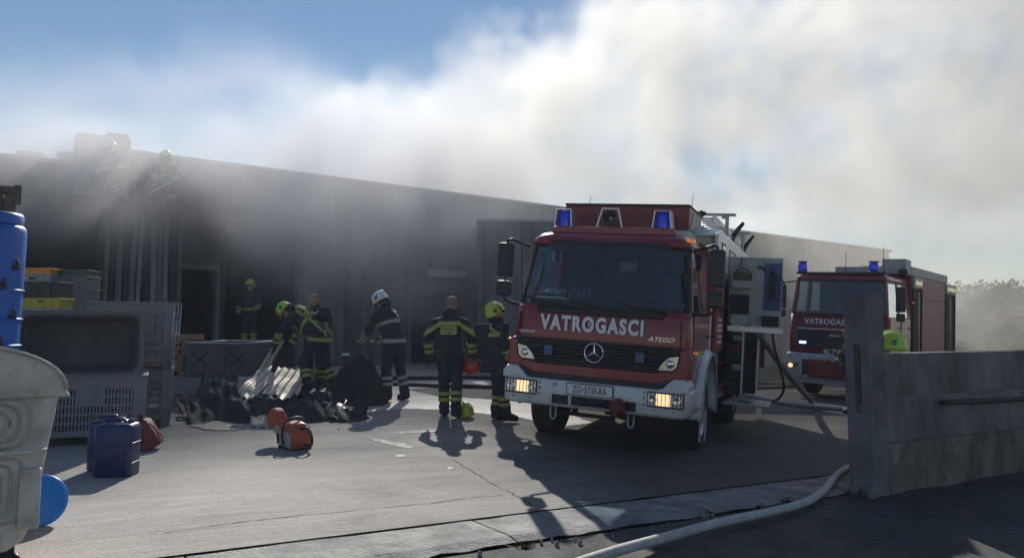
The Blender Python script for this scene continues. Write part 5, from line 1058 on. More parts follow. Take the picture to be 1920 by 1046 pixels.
sheet('roof_sheet', [W(372, 792, 12.3), W(402, 800, 12.0), W(408, 760, 12.6), W(385, 690, 13.0)], M_burnt, 'spiky black sheet fin pointing up at the left of the heap', ribs=1, amp=0.010, crump=0.030, seed=6, jag=.10, nu=20)
sheet('roof_sheet', [W(330, 796, 11.6), W(450, 806, 11.5), W(452, 745, 13.2), W(326, 742, 13.6)], M_burnt, 'flat black sheet on the ground at the left end of the heap', ribs=4, amp=0.012, crump=0.020, seed=7, jag=.04)
sheet('roof_sheet', [W(560, 815, 11.3), W(690, 798, 11.5), W(688, 770, 12.3), W(545, 748, 12.6)], M_burnt, 'low black sheet curling behind the cutting saw', ribs=5, amp=0.015, crump=0.050, seed=8, jag=.05)
sheet('roof_sheet', [W(585, 806, 11.5), W(632, 808, 11.4), W(634, 765, 12.2), W(622, 752, 12.4)], M_burnt, 'upright black sheet peak right of the saw', ribs=2, amp=0.010, crump=0.030, seed=9, jag=.06, nu=24)
sheet('roof_sheet', [W(640, 792, 11.8), W(688, 790, 11.9), W(690, 762, 12.5), W(628, 756, 12.5)], M_sheet, 'bent sheet with a lit inner face at the right end of the heap', ribs=2, amp=0.012, crump=0.035, seed=10, jag=.08, nu=26)
sheet('roof_sheet', [W(648, 800, 11.7), W(690, 800, 11.7), W(692, 742, 12.1), W(672, 746, 12.1)], M_burnt, 'black flap standing up at the right tip of the heap', ribs=2, amp=0.010, crump=0.035, seed=11, jag=.12, nu=20)
sheet('roof_sheet', [W(600, 778, 12.3), W(608, 772, 12.3), W(545, 746, 12.9), W(538, 750, 12.8)], M_sheet, 'long narrow pale strip lying across the heap', ribs=1, amp=.008, crump=.01, seed=12, jag=.02, nu=8)
sheet('roof_sheet', [W(600, 752, 13.3), W(700, 756, 13.1), W(712, 716, 14.4), W(640, 712, 14.6)], M_burnt, 'dark sheet on the ground under the black sheeting', ribs=5, amp=0.012, crump=0.020, seed=13, jag=.05)
sheet('roof_sheet', [W(508, 762, 12.9), W(560, 762, 12.8), W(604, 700, 14.2), W(555, 690, 14.3)], M_burnt, 'dark crumpled sheet beside the pale one, under the crew', ribs=3, amp=0.015, crump=0.030, seed=14, jag=.05)
for i, (a, b, lab) in enumerate((((400, 714, 13.2), (430, 724, 13.1), 'short pale rod sticking out left of the pale sheet'), ((640, 765, 12.2), (650, 750, 12.4), 'small splinter rod at the right of the heap'), ((330, 748, 13.0), (345, 795, 11.9), 'black hooked bar left of the heap'))):
    q = MB().tube([W(*a), W((a[0] + b[0]) / 2 + (4 if i == 2 else 0), (a[1] + b[1]) / 2, (a[2] + b[2]) / 2), W(*b)], .018 if i != 1 else .01, 6).build('metal_rod', M_alu if i < 2 else M_burnt); tag(q, lab, 'rod')
sheet('roof_sheet', [W(345, 802, 11.3), W(470, 812, 11.3), W(440, 716, 12.6), W(372, 722, 12.7)], M_burnt, 'black buckled sheet leaning up at the front left of the heap', ribs=4, amp=.012, crump=.05, seed=41, jag=.06)
sheet('roof_sheet', [W(520, 818, 11.2), W(640, 812, 11.2), W(612, 762, 11.9), W(540, 752, 12.0)], M_burnt, 'black sheet edge curling up directly behind the saw', ribs=3, amp=.012, crump=.05, seed=42, jag=.06)
sheet('roof_sheet', [W(590, 792, 12.0), W(672, 790, 12.0), W(690, 752, 13.0), W(560, 735, 13.4)], M_burnt, 'wide black sheet lying across the right half of the heap', ribs=5, amp=.015, crump=.05, seed=43, jag=.05)
sheet('roof_sheet', [W(405, 770, 12.3), W(446, 776, 12.2), W(452, 738, 12.9), W(400, 722, 12.9)], M_sheet, 'pale ribbed scrap lit at the left end of the pale sheet', ribs=3, amp=.015, crump=.03, seed=44, jag=.08, nu=24)
sheet('roof_sheet', [W(352, 808, 11.2), W(420, 812, 11.2), W(446, 768, 12.0), W(334, 752, 12.4)], M_burnt, 'dark sheet lying at the near left edge of the heap', ribs=4, amp=.012, crump=.03, seed=51, jag=.10)
sheet('roof_sheet', [W(655, 808, 11.3), W(700, 800, 11.5), W(672, 770, 12.1), W(600, 778, 12.0)], M_burnt, 'dark sheet corner reaching out at the near right of the heap', ribs=3, amp=.012, crump=.04, seed=52, jag=.10)
sheet('roof_sheet', [W(420, 760, 12.5), W(455, 768, 12.3), W(520, 700, 13.6), W(488, 690, 13.9)], M_sheet, 'second pale corrugated sheet tucked along the left of the big pale one', ribs=3, amp=.012, crump=.02, seed=53, jag=.06, nu=30)
# black plastic sheeting heap by the white-helmeted man
c = G(668, 748); c.y = 13.6; c.z = gz(c.x, 13.6)
mb = MB(); mb.smooth = True
def heap(u, v):
    x = -1 + 2 * u; y = -1 + 2 * v; r2_ = (x * x + y * y) ** .5; h = max(0, 1 - r2_ ** 2.2)
    p = Vector((x * .62, y * .42, 0)); ridge = .72 + .28 * math.sin(x * 2.4 + .6); z = h * (.80 * ridge) + .10 * h ** .5 * mnoise.noise(Vector((x * 3, y * 3, 1))) + .07 * mnoise.noise(Vector((x * 8, y * 8, 4))) * (h > 0)
    z += .28 * max(0, x) * h
    return (c.x + p.x + .06 * mnoise.noise(Vector((x * 5, y * 5, 7))), c.y + p.y, max(0, z) + c.z)
mb.grid(heap, 56, 40); tag(mb.build('plastic_sheeting', M_tarp), 'big crumpled heap of black sheeting in front of the white-helmeted firefighter', 'sheeting')
q = MB(); q.box(W(648, 664, 13.5), (.12, .02, .04)); tag(q.build('light_scrap', M_paper), 'small pale scrap on top of the black sheeting', 'scrap')
# glittering wet ground patches left of the heap
M_glit = mat('glittering_grit', (.60, .56, .47), .4, var=.7, scale=40, bump=1.2, bscale=90)
blot('grit_patch', gp_([(352, 800), (372, 793), (396, 788), (424, 793), (452, 805), (438, 808), (400, 807), (372, 804)]), M_glit, dz=.012, rag=.05, seed=21)
blot('grit_patch', gp_([(306, 790), (312, 782), (340, 782), (352, 786), (346, 796), (310, 797)]), M_glit, dz=.006, rag=.02, seed=22)
blot('grit_patch', gp_([(318, 747), (330, 742), (362, 743), (378, 746), (350, 750)]), M_pale, dz=.006, rag=.02, seed=23)
rg = random.Random(44); sc_ = MB()
for k in range(150):
    p = G(rg.uniform(325, 715), rg.uniform(740, 806)); s = rg.uniform(.008, .035); sc_.box((p.x, p.y, p.z + s * .3), (s * rg.uniform(.6, 2), s, s * .4), Matrix.Rotation(rg.uniform(0, 3), 3, 'Z') @ Matrix.Rotation(rg.uniform(-.5, .5), 3, 'X'))
tag(sc_.build('rubble', M_fib), kind='stuff')
# ---- cut-off saw ----
M_or = mat('saw_orange', (.42, .075, .03), .4, var=.15, scale=8)
M_sawg = mat('saw_grey', (.38, .39, .40), .5)
c = G(552, 842); sw_ = empty('cutting_saw', c + Vector((0, .05, 0)), R(-38), label='orange and grey petrol cutting saw on the ground in front of the heap', cat='saw')
loft([(.05, .13, -.16, .16, .04, .04), (.10, .15, -.18, .18, .05, .05), (.28, .145, -.16, .17, .05, .05), (.33, .11, -.10, .14, .05, .05), (.36, .06, -.05, .08, .04, .04)]).build('engine_cover', M_or, sw_)
MB().b2((.146, -.12, .07), (.157, .13, .27)).build('air_filter_cover', M_sawg, sw_, bevel=.03); MB().lathe([(.001, .03), (.07, .025), (.10, .0)], Matrix.Translation((-.02, -.185, .17)) @ Matrix.Rotation(R(90), 4, 'X'), 20).build('starter_cover', M_sawg, sw_)
MB().b2((.05, -.195, .06), (.15, -.18, .20)).build('muffler', M_blk, sw_, bevel=.01); MB().b2((-.14, -.19, .0), (.14, .16, .05)).build('base_plate', M_blk, sw_, bevel=.01)
MB().tube(smooth_path([Vector(p) for p in ((-.16, -.02, .08), (-.18, -.02, .25), (-.13, -.02, .37), (.02, -.02, .41), (.13, -.02, .37), (.175, -.02, .25), (.165, -.02, .10))], 5), .014, 8).build('front_handle', M_blk, sw_)
MB().tube(smooth_path([Vector(p) for p in ((0, .16, .30), (0, .26, .34), (0, .36, .28), (0, .36, .14), (0, .20, .10))], 5), .018, 8).build('rear_handle', M_blk, sw_)
MB().b2((-.05, -.40, .18), (.0, -.10, .24)).build('cutting_arm', M_sawg, sw_, bevel=.01)
Mg = Matrix.Translation((-.03, -.46, .26)) @ Matrix.Rotation(R(90), 4, 'Y')
gd = MB(); n = 20; pts = [(0, 0)] + [(.19 * math.cos(R(a)), .19 * math.sin(R(a))) for a in range(-20, 221, 12)]; pts3 = [(-.46 + x, .24 + z) for x, z in pts]; gd.prism(pts3, 'x', -.09, .0); gd.build('blade_guard', M_or, sw_, bevel=.012)
MB().lathe([(.02, -.004), (.17, -.004), (.175, 0), (.17, .004), (.02, .004)], Matrix.Translation((-.045, -.46, .22)) @ Matrix.Rotation(R(90), 4, 'Y'), 32).build('cutting_disc', mat('worn_disc', (.45, .43, .40), .5, metal=.5, var=.3, scale=10), sw_)
sw_.rotation_euler = (R(-8), R(10), R(-132)); sw_.scale = (.88,) * 3
# ---------------- people ----------------
import numpy as np
M_suit = mat('turnout_cloth', (0.020, 0.024, 0.036), 0.85, var=0.35, scale=9, bump=0.5, bscale=45)
M_skin = mat('skin', (0.42, 0.26, 0.19), 0.55, var=0.12, scale=12)
M_hair = mat('short_hair', (0.24, 0.17, 0.14), 0.8, var=0.3, scale=40)
M_boot = mat('boot_leather', (0.018, 0.017, 0.017), 0.5)
M_glove = mat('work_glove', (0.03, 0.03, 0.033), 0.8)
M_stripe = mat('reflective_tape_yellow', (0.36, 0.42, 0.10), 0.5, var=0.15, scale=20)
M_stripe2 = mat('reflective_tape_pale', (0.40, 0.42, 0.34), 0.45, var=0.2, scale=20)
M_hgreen = mat('helmet_lime', (0.42, 0.62, 0.05), 0.3, coat=0.3, var=0.08, scale=6)
M_hwhite = mat('helmet_white', (0.72, 0.73, 0.74), 0.3, coat=0.3)
M_visor = mat('visor_dark', (0.03, 0.035, 0.04), 0.15, coat=0.5)
M_hred = mat('helmet_red', (0.42, 0.03, 0.03), 0.35, coat=0.3)
M_decal = mat('helmet_decal', (0.35, 0.06, 0.03), 0.5)
BASE = dict(head=(0, .02, 1.66), neck=(0, -.01, 1.50), chest=(0, 0, 1.30), belly=(0, 0, 1.08), pelvis=(0, 0, .94),
    shL=(-.205, 0, 1.42), elL=(-.285, -.03, 1.15), wrL=(-.30, .06, .90), fL=(-.30, .08, .80),
    shR=(.205, 0, 1.42), elR=(.285, -.03, 1.15), wrR=(.30, .06, .90), fR=(.30, .08, .80),
    hipL=(-.10, 0, .90), knL=(-.115, .02, .50), anL=(-.125, -.01, .10), toL=(-.15, .14, .045),
    hipR=(.10, 0, .90), knR=(.115, .02, .50), anR=(.125, -.01, .10), toR=(.15, .14, .045), face=(0, 1, -.1))
def uvs(mb, c, rad, ax=None, n=14, m=9):
    Q = ax if ax is not None else Matrix.Identity(3); vs = [c + Q @ Vector((0, 0, rad[2]))]; fs = []
    for j in range(1, m):
        t = math.pi * j / m
        for i in range(n):
            a = 2 * math.pi * i / n; vs.append(c + Q @ Vector((rad[0] * math.sin(t) * math.cos(a), rad[1] * math.sin(t) * math.sin(a), rad[2] * math.cos(t))))
    vs.append(c - Q @ Vector((0, 0, rad[2])))
    for i in range(n): fs.append((0, 1 + i, 1 + (i + 1) % n)); fs.append((len(vs) - 1, 1 + (m - 2) * n + (i + 1) % n, 1 + (m - 2) * n + i))
    for j in range(m - 2):
        for i in range(n): fs.append((1 + j * n + i, 1 + (j + 1) * n + i, 1 + (j + 1) * n + (i + 1) % n, 1 + j * n + (i + 1) % n))
    mb._add(vs, fs)
def frame(z, x):
    z = z.normalized(); y = z.cross(x).normalized(); x = y.cross(z); return Matrix((x, y, z)).transposed()
def make_person(label, loc, rz, sc_=1.0, pose=None, headgear=None, stripes='yellow', voxel=0.012, hood=False, group=None, skin_hands=False, pack=False, coat=0.72, hair=True):
    J = {k: Vector(v) for k, v in BASE.items()}
    for k, v in (pose or {}).items(): J[k] = Vector(v)
    pr = empty('person', loc, rz, label=label, cat='person', group=group); pr.scale = (sc_,) * 3
    mb = MB(); prims = []
    def cap(a, b, ra, rb, t):
        A, B = J[a] if isinstance(a, str) else a, J[b] if isinstance(b, str) else b
        mb.cyl(A, B, ra, rb, seg=14); uvs(mb, A, (ra,) * 3); uvs(mb, B, (rb,) * 3); prims.append((A, B, ra, rb, t))
    def blob(c, rad, q, t): uvs(mb, c, rad, q); prims.append((c, c, min(rad), min(rad), t))
    spU = (J['neck'] - J['chest']).normalized(); xs = (J['shR'] - J['shL']).normalized(); xh = (J['hipR'] - J['hipL']).normalized()
    blob(J['chest'] + spU * .04, (.205, .135, .17), frame(spU, xs), 'c'); blob(J['belly'], (.185, .135, .20), frame(J['chest'] - J['pelvis'], xs), 'c'); blob(J['pelvis'], (.185, .145, .16), frame(J['belly'] - J['pelvis'], xh), 'c')
    mb.cyl(J['pelvis'], J['belly'], .165, .165); mb.cyl(J['belly'], J['chest'], .165, .165); prims.append((J['pelvis'], J['chest'], .17, .17, 'c'))
    cap('neck', 'head', .075, .06, 's'); cap(J['neck'] - spU * .04, J['neck'] + spU * .02, .10, .085, 'c')
    up = (J['head'] - J['neck']).normalized(); fd = J['face'].normalized(); fx = fd.cross(up).normalized(); hq = frame(up, fx)   # x right, y front
    H = J['head']; fy = hq @ Vector((0, 1, 0))
    if fy.dot(fd) < 0: hq = Matrix((-hq.col[0], -hq.col[1], hq.col[2])).transposed(); fy = hq @ Vector((0, 1, 0))
    hp_ = lambda x, y, z: H + hq @ Vector((x, y, z))
    blob(hp_(0, -.006, .040), (.084, .100, .088), hq, 's'); blob(hp_(0, -.02, .0), (.076, .085, .08), hq, 's'); blob(hp_(0, .022, -.03), (.060, .070, .085), hq, 's')
    blob(hp_(0, .100, -.012), (.013, .018, .024), hq, 's'); blob(hp_(0, .085, -.062), (.026, .014, .012), hq, 's'); blob(hp_(0, .078, .018), (.05, .018, .010), hq, 's')
    for s in (-1, 1): blob(hp_(s * .080, -.004, -.005), (.010, .020, .032), hq, 's')
    for s in 'LR':
        cap('sh' + s, 'el' + s, .074, .064, 'c'); cap('el' + s, 'wr' + s, .066, .056, 'c'); cap(J['chest'] + spU * .09, 'sh' + s, .095, .070, 'c')
        cap('hip' + s, 'kn' + s, .115, .085, 'c'); cap('kn' + s, 'an' + s, .085, .078, 'c')
        cap('an' + s, 'to' + s, .062, .048, 'b'); cap(J['an' + s] + Vector((0, -.03, -.04)), 'to' + s, .045, .045, 'b'); cap('an' + s, J['an' + s] + (J['kn' + s] - J['an' + s]) * .18, .07, .07, 'b')
        # hand: palm and five fingers
        wr, f = J['wr' + s], J['f' + s]; d = (f - wr).normalized(); sd = 1 if s == 'R' else -1
        side = d.cross(Vector((0, 0, 1)) if abs(d.z) < .8 else Vector((sd, 0, 0))).normalized(); nrm = side.cross(d).normalized(); ht = 'h' if skin_hands else 'g'
        cap(wr, wr + d * .03, .036, .034, ht); blob(wr + d * .065, (.042, .018, .05), frame(d, side), ht)
        for k, l in enumerate((.072, .082, .078, .062)):
            b0 = wr + d * .105 + side * (.030 - .020 * k); b1 = b0 + d * l * .5 + nrm * .010; b2_ = b1 + d * l * .32 + nrm * .028; b3 = b2_ + d * l * .1 + nrm * .022
            cap(b0, b1, .0105, .0100, ht); cap(b1, b2_, .0100, .0095, ht); cap(b2_, b3, .0095, .0085, ht)
        t0 = wr + d * .04 + side * .038; t1 = t0 + d * .035 + side * .026 + nrm * .012; t2 = t1 + d * .03 + nrm * .018; cap(t0, t1, .013, .012, ht); cap(t1, t2, .012, .010, ht)
    # jacket skirt
    dn = (J['pelvis'] - J['belly']).normalized()
    if coat:
        mid = (J['knL'] + J['knR']) * .5; e = J['pelvis'] + dn * (.94 - coat) * .6
        blob(J['pelvis'] + dn * .08, (.205, .155, .17), frame(-dn, xh), 'c')
    if hood: blob(J['neck'] + spU * .015, (.125, .11, .06), frame(up, xs), 'c')
    if pack:
        bk = -(hq @ Vector((0, 1, 0))); q = frame(spU, xs); back = J['chest'] - q @ Vector((0, 1, 0)) * .17
        blob(back, (.12, .07, .22), q, 'g')
    o = mb.build('body', [M_suit, M_skin, M_boot, M_glove, M_hair], pr)
    md = o.modifiers.new('r', 'REMESH'); md.mode = 'VOXEL'; md.voxel_size = voxel
    m2 = o.modifiers.new('s', 'SMOOTH'); m2.factor = .6; m2.iterations = 4
    dg = bpy.context.evaluated_depsgraph_get(); me = bpy.data.meshes.new_from_object(o.evaluated_get(dg)); o.modifiers.clear(); old = o.data; o.data = me; bpy.data.meshes.remove(old); me.name = 'body'
    if len(me.materials) == 0:
        for x in (M_suit, M_skin, M_boot, M_glove, M_hair): me.materials.append(x)
    n = len(me.vertices); co = np.empty(n * 3); me.vertices.foreach_get('co', co); co = co.reshape(-1, 3); no = np.empty(n * 3); me.vertices.foreach_get('normal', no); no = no.reshape(-1, 3)
    def classify(P):
        best = np.full(len(P), 9.); idx = np.zeros(len(P), int)
        for i, (a, b, ra, rb, t) in enumerate(prims):
            a_ = np.array(a); ab = np.array(b) - a_; L2 = max(1e-9, ab @ ab); tt = np.clip((P - a_) @ ab / L2, 0, 1); d = np.linalg.norm(P - a_ - tt[:, None] * ab, axis=1) - (ra + (rb - ra) * tt)
            m_ = d < best; best[m_] = d[m_]; idx[m_] = i
        return np.array([{'c': 0, 's': 1, 'b': 2, 'g': 3, 'h': 1}[prims[i][4]] for i in idx])
    cl = classify(co); seed = rz * 7 + loc[0]
    disp = np.zeros(n)
    for i in range(n):
        if cl[i] == 0:
            p = Vector(co[i]); disp[i] = .016 * mnoise.noise(Vector((p.x * 7 + seed, p.y * 7, p.z * 16))) + .011 * mnoise.noise(Vector((p.x * 18, p.y * 18 + seed, p.z * 26)))
    co += no * disp[:, None]; me.vertices.foreach_set('co', co.ravel())
    fc = np.empty(len(me.polygons) * 3); me.polygons.foreach_get('center', fc); fcl = classify(fc.reshape(-1, 3))
    if hair and headgear is None:
        hqi = hq.inverted()
        for i in np.where(fcl == 1)[0]:
            l = hqi @ (Vector(fc[3 * i:3 * i + 3]) - H)
            if (l.z > .055 and l.y < .05) or (l.y < -.02 and l.z > -.03): fcl[i] = 4
    me.polygons.foreach_set('material_index', fcl.astype(np.int32)); me.polygons.foreach_set('use_smooth', np.ones(len(me.polygons), bool)); me.update()
    ms = M_stripe if stripes == 'yellow' else M_stripe2
    def band(p, nrm, hw, keep, name='reflective_stripe'):
        bm = bmesh.new(); bm.from_mesh(me); p = Vector(p); nrm = Vector(nrm).normalized()
        bmesh.ops.delete(bm, geom=[f for f in bm.faces if abs((f.calc_center_median() - p).dot(nrm)) > hw + .04 or not keep(f.calc_center_median()) or f.material_index == 1], context='FACES')
        for sg in (1, -1):
            g = bm.verts[:] + bm.edges[:] + bm.faces[:]
            if g: bmesh.ops.bisect_plane(bm, geom=g, plane_co=p + nrm * hw * sg, plane_no=nrm * sg, clear_outer=True)
        bm.normal_update()
        for v in bm.verts: v.co += v.normal * .006
        if not bm.faces: bm.free(); return
        m3 = bpy.data.meshes.new(name); 
        for f in bm.faces: f.material_index = 0
        bm.to_mesh(m3); bm.free(); m3.materials.clear(); m3.materials.append(ms); b = bpy.data.objects.new(name, m3); COL.objects.link(b); b.parent = pr; s_ = b.modifiers.new('t', 'SOLIDIFY'); s_.thickness = .004
    def limb(a, b, t, hw, rad=.13):
        A, B = J[a], J[b]; p = A.lerp(B, t); d = (B - A).normalized()
        band(p, d, hw, lambda c: ((c - p) - d * (c - p).dot(d)).length < rad)
    info = dict(J=J, hq=hq, H=H, band=band, limb=limb, root=pr, spU=spU, xs=xs)
    for s in 'LR':
        limb('el' + s, 'wr' + s, .42, .026); limb('el' + s, 'wr' + s, .80, .026); limb('kn' + s, 'an' + s, .38, .026, .14); limb('kn' + s, 'an' + s, .60, .026, .14)
    if headgear: helmet(None, None, headgear, parent=pr, M4=Matrix.Translation(hp_(0, -.01, .045)) @ hq.to_4x4())
    return info
def helmet(loc, rz, color, parent=None, M4=None, label=None, tilt=None, group=None):
    m = {'green': M_hgreen, 'white': M_hwhite, 'red': M_hred}[color]; M4 = M4 or Matrix.Identity(4); mb = MB(); mb.smooth = True
    def f(u, v):
        a = 2 * math.pi * u; cb = -math.cos(a - math.pi / 2)    # +1 at the back
        low = -.045 - .045 * max(0, cb) - .012 * math.cos(2 * a)
        t = v ** .9; phi = math.pi / 2 * (1 - t); z = .135 * math.sin(phi) if v < .72 else None
        k = math.cos(phi); zz = .135 * math.sin(phi)
        if v > .7: w_ = (v - .7) / .3; zz = .135 * math.sin(math.pi / 2 * (1 - .7 ** .9)) * (1 - w_) + low * w_; k = math.cos(math.pi / 2 * (1 - .7 ** .9)) * (1 - w_) + (1.0 + .05 * (w_ > .85)) * w_
        return tuple(M4 @ Vector((.125 * k * math.cos(a), .152 * k * math.sin(a), zz)))
    mb.grid(f, 32, 14)
    if parent is None:
        root = empty('helmet', loc, rz, label=label, cat='helmet', group=group)
        if tilt: root.rotation_euler = (tilt[0], tilt[1], rz)
    else: root = MB().b2((0, 0, 0), (.001, .001, .001)).build('helmet', m, parent); 
    if parent is None: sh = mb.build('shell', m, root, solid=.008)
    else:
        bpy.data.objects.remove(root); sh = mb.build('helmet', m, parent, solid=.008); root = sh
    T = lambda *p: M4 @ Vector(p)
    q = MB(); q.tube([T(0, .150 * math.cos(t), .02 + .122 * math.sin(t)) for t in [math.pi * k / 14 for k in range(1, 14)]], .012, 6); q.build('crest', m, root)
    q = MB(); q.smooth = True
    def vf(u, v):
        a = R(28) + R(124) * u; return tuple(T(.132 * math.cos(a), .160 * math.sin(a), .022 - .062 * v))
    q.grid(vf, 12, 2); q.build('visor', M_visor, root, solid=.004)
    for s in (-1, 1):
        q = MB(); q._add([T(s * .1285 * math.cos(math.asin(min(.99, y / .152))), -y, z) for y, z in [(.02, .03), (.075, .045), (.06, -.02), (.01, -.015)]], [(0, 1, 2, 3)])
        q.build('side_vent', M_visor, root, solid=.006)
    for s in (-1, 1):
        q = MB(); q._add([T(s * (.130 - abs(y) * .28), y + .02, z) for y, z in ((.09, .02), (.03, .06), (.02, .035), (.06, .0))], [(0, 1, 2, 3)]); q.build('side_decal', M_decal, root, solid=.006)
    if parent is None: return root
    q = MB(); q.smooth = True
    def nf(u, v):
        a = R(195) + R(150) * u; k = 1 - .12 * v; return tuple(T(.122 * k * math.cos(a), .140 * k * math.sin(a), -.06 - .10 * v))
    q.grid(nf, 10, 2); q.build('neck_guard', M_suit, root, solid=.008)
    q = MB(); q.lathe([(.115, -.05), (.105, -.02), (.09, .03)], M4 @ Matrix.Diagonal((1, 1.2, 1, 1)), 20); q.build('lining', M_blk, root)
    return root
def ground_at(px, py): return G(px, py)
# 1. centre man seen from behind
b = G(843, 782); I = make_person('bald firefighter seen from behind holding a red helmet at his side', b, R(-4), 1.03, dict(
    head=(.015, .03, 1.645), neck=(0, .01, 1.51), shL=(-.215, 0, 1.375), elL=(-.325, -.05, 1.15), wrL=(-.315, .03, .92), fL=(-.30, .05, .82), shR=(.215, 0, 1.375), elR=(.325, -.05, 1.15), wrR=(.325, .02, .93), fR=(.315, .03, .83),
    hipL=(-.09, 0, .90), knL=(-.09, .03, .5), anL=(-.085, .05, .10), toL=(-.11, .2, .045), knR=(.10, 0, .5), anR=(.10, -.08, .10), toR=(.15, .06, .045), face=(.15, 1, -.35)), hood=True)
bd = I['band']
bd((0, 0, 1.365), (0, 0, 1), .032, lambda c: abs(c.x) < .135 and c.y < .02 and c.z < 1.45)
for s in (-1, 1): bd((s * .21, 0, 1.315), (s * .64, 0, 1), .030, lambda c, s=s: s * c.x > .128 and c.y < .05)
q = MB(); q.b2((-.118, -.168, 1.205), (.118, -.158, 1.325)); lab = q.build('back_label', M_stripe, I['root'], bevel=.006)
text('VATROGASCI', 'label_text', .036, M_blk, lab, (-.108, -.1695, 1.272), FX, sx=.86, ext=.001, offset=.0012)
text('ZAGREB', 'label_text', .034, M_blk, lab, (-.062, -.1695, 1.225), FX, sx=.86, ext=.001, offset=.0012)
q = I['root'].matrix_basis
bpy.context.view_layer.update()
hpz = I['root'].matrix_world @ Vector((.325, .03, .74)); helmet(hpz, R(30), 'red', label='red helmet hanging from the right hand of the man seen from behind', tilt=(R(150), R(25)))
helmet(G(872, 781) + Vector((0, 0, .09)), R(20), 'green', label='lime helmet standing on the ground beside the boots', tilt=(R(0), R(-12)))
# 2. right man looking up
b = G(936, 789); I = make_person('firefighter in a lime helmet beside the cab, head tilted back to look up', b, R(-68), .99, dict(
    head=(0, -.06, 1.62), neck=(0, -.03, 1.49), face=(0, 1, 1.25), elL=(-.27, .02, 1.15), wrL=(-.22, .20, 1.02), fL=(-.16, .28, 1.02), elR=(.27, -.02, 1.15), wrR=(.26, .14, .96), fR=(.24, .22, .9), anR=(.12, .06, .1), toR=(.14, .22, .045)), headgear='green', hood=True)
I['band']((0, 0, 1.30), (0, 0, 1), .028, lambda c: abs(c.x) < .2 and c.z < 1.45); I['band']((0, 0, 1.40), (.5, 0, 1), .028, lambda c: abs(c.x) < .2 and c.y < 0)
# 3. white helmet man bending over the black sheet
b = G(738, 751); I = make_person('firefighter in a white helmet bending over the black sheeting', b, R(58), 1.10, dict(
    head=(0, .30, 1.545), neck=(0, .20, 1.42), chest=(0, .13, 1.26), belly=(0, .04, 1.07), shL=(-.20, .17, 1.35), elL=(-.25, .30, 1.10), wrL=(-.18, .50, .96), fL=(-.15, .60, .92), shR=(.20, .17, 1.35), elR=(.25, .27, 1.09), wrR=(.2, .48, .95), fR=(.17, .58, .91),
    face=(0, 1, -.9), knL=(-.12, .06, .5), anL=(-.14, 0, .1), toL=(-.17, .15, .045), knR=(.12, -.02, .5), anR=(.14, -.12, .1), toR=(.18, .03, .045)), headgear='white', stripes='pale', hood=True)
I['band']((0, .12, 1.20), (0, .3, 1), .028, lambda c: abs(c.x) < .22); I['band']((0, .0, .93), (0, .05, 1), .03, lambda c: True); I['band']((.12, .1, 1.36), (1, 0, .2), .05, lambda c: c.z > 1.28 and c.z < 1.44)
# 4. bending green helmet firefighter reaching down to the sheet
P = AT(596, 728, 13.6); P.z = .34; I = make_person('firefighter in a lime helmet leaning left to lift a metal sheet', P, R(72), 1.02, dict(
    pelvis=(0, 0, .92), belly=(0, .16, 1.04), chest=(0, .34, 1.17), neck=(0, .50, 1.25), head=(0, .66, 1.32), face=(0, .8, -1), shL=(-.19, .42, 1.20), elL=(-.25, .60, .98), wrL=(-.18, .72, .78), fL=(-.15, .76, .70), shR=(.19, .42, 1.22), elR=(.27, .56, .98), wrR=(.2, .66, .76), fR=(.17, .70, .68),
    hipL=(-.10, 0, .88), knL=(-.20, .16, .48), anL=(-.26, .04, .10), toL=(-.28, .2, .045), hipR=(.10, -.02, .88), knR=(.18, -.02, .48), anR=(.24, -.18, .08), toR=(.27, -.05, .03)), headgear='green', hood=True, stripes='yellow', pack=True)
I['band']((0, .22, 1.08), I['spU'], .028, lambda c: True); I['band']((0, 0, .86), (0, -.1, 1), .03, lambda c: True)
for s in (-1, 1): I['band']((s * .09, .1, 1.0), (1, 0, 0), .022, lambda c: c.z > .9 and c.y < .45 and c.y > -.3 and abs(c.x) < .15)
# 5. bald man behind him
P = AT(590, 700, 14.1); P.z = .30; I = make_person('bareheaded firefighter behind the one lifting the sheet, looking down', P, R(165), .99, dict(
    head=(0, .08, 1.60), neck=(0, .03, 1.49), face=(.1, 1, -.7), elL=(-.30, .05, 1.17), wrL=(-.20, .26, 1.10), fL=(-.12, .33, 1.10), elR=(.30, .03, 1.15), wrR=(.24, .25, 1.05), fR=(.16, .33, 1.04)), skin_hands=False, stripes='yellow')
q = MB(); q.tube([Vector((-.12, .14, 1.42)), Vector((0, .18, 1.28)), Vector((.2, .22, 1.12)), Vector((.28, .2, 1.05))], .016, 6); q.build('breathing_hose', M_chrome, I['root'])
# 6. firefighter in the dark bay
P = AT(466, 640, 22.8); P.z = .86; I = make_person('firefighter barely visible standing inside the dark open bay', P, R(180), 1.06, dict(elL=(-.3, .05, 1.18), wrL=(-.24, .18, 1.0), fL=(-.2, .26, .96)), headgear='green', voxel=.016)
I['band']((0, 0, 1.02), (0, 0, 1), .028, lambda c: abs(c.x) < .25)
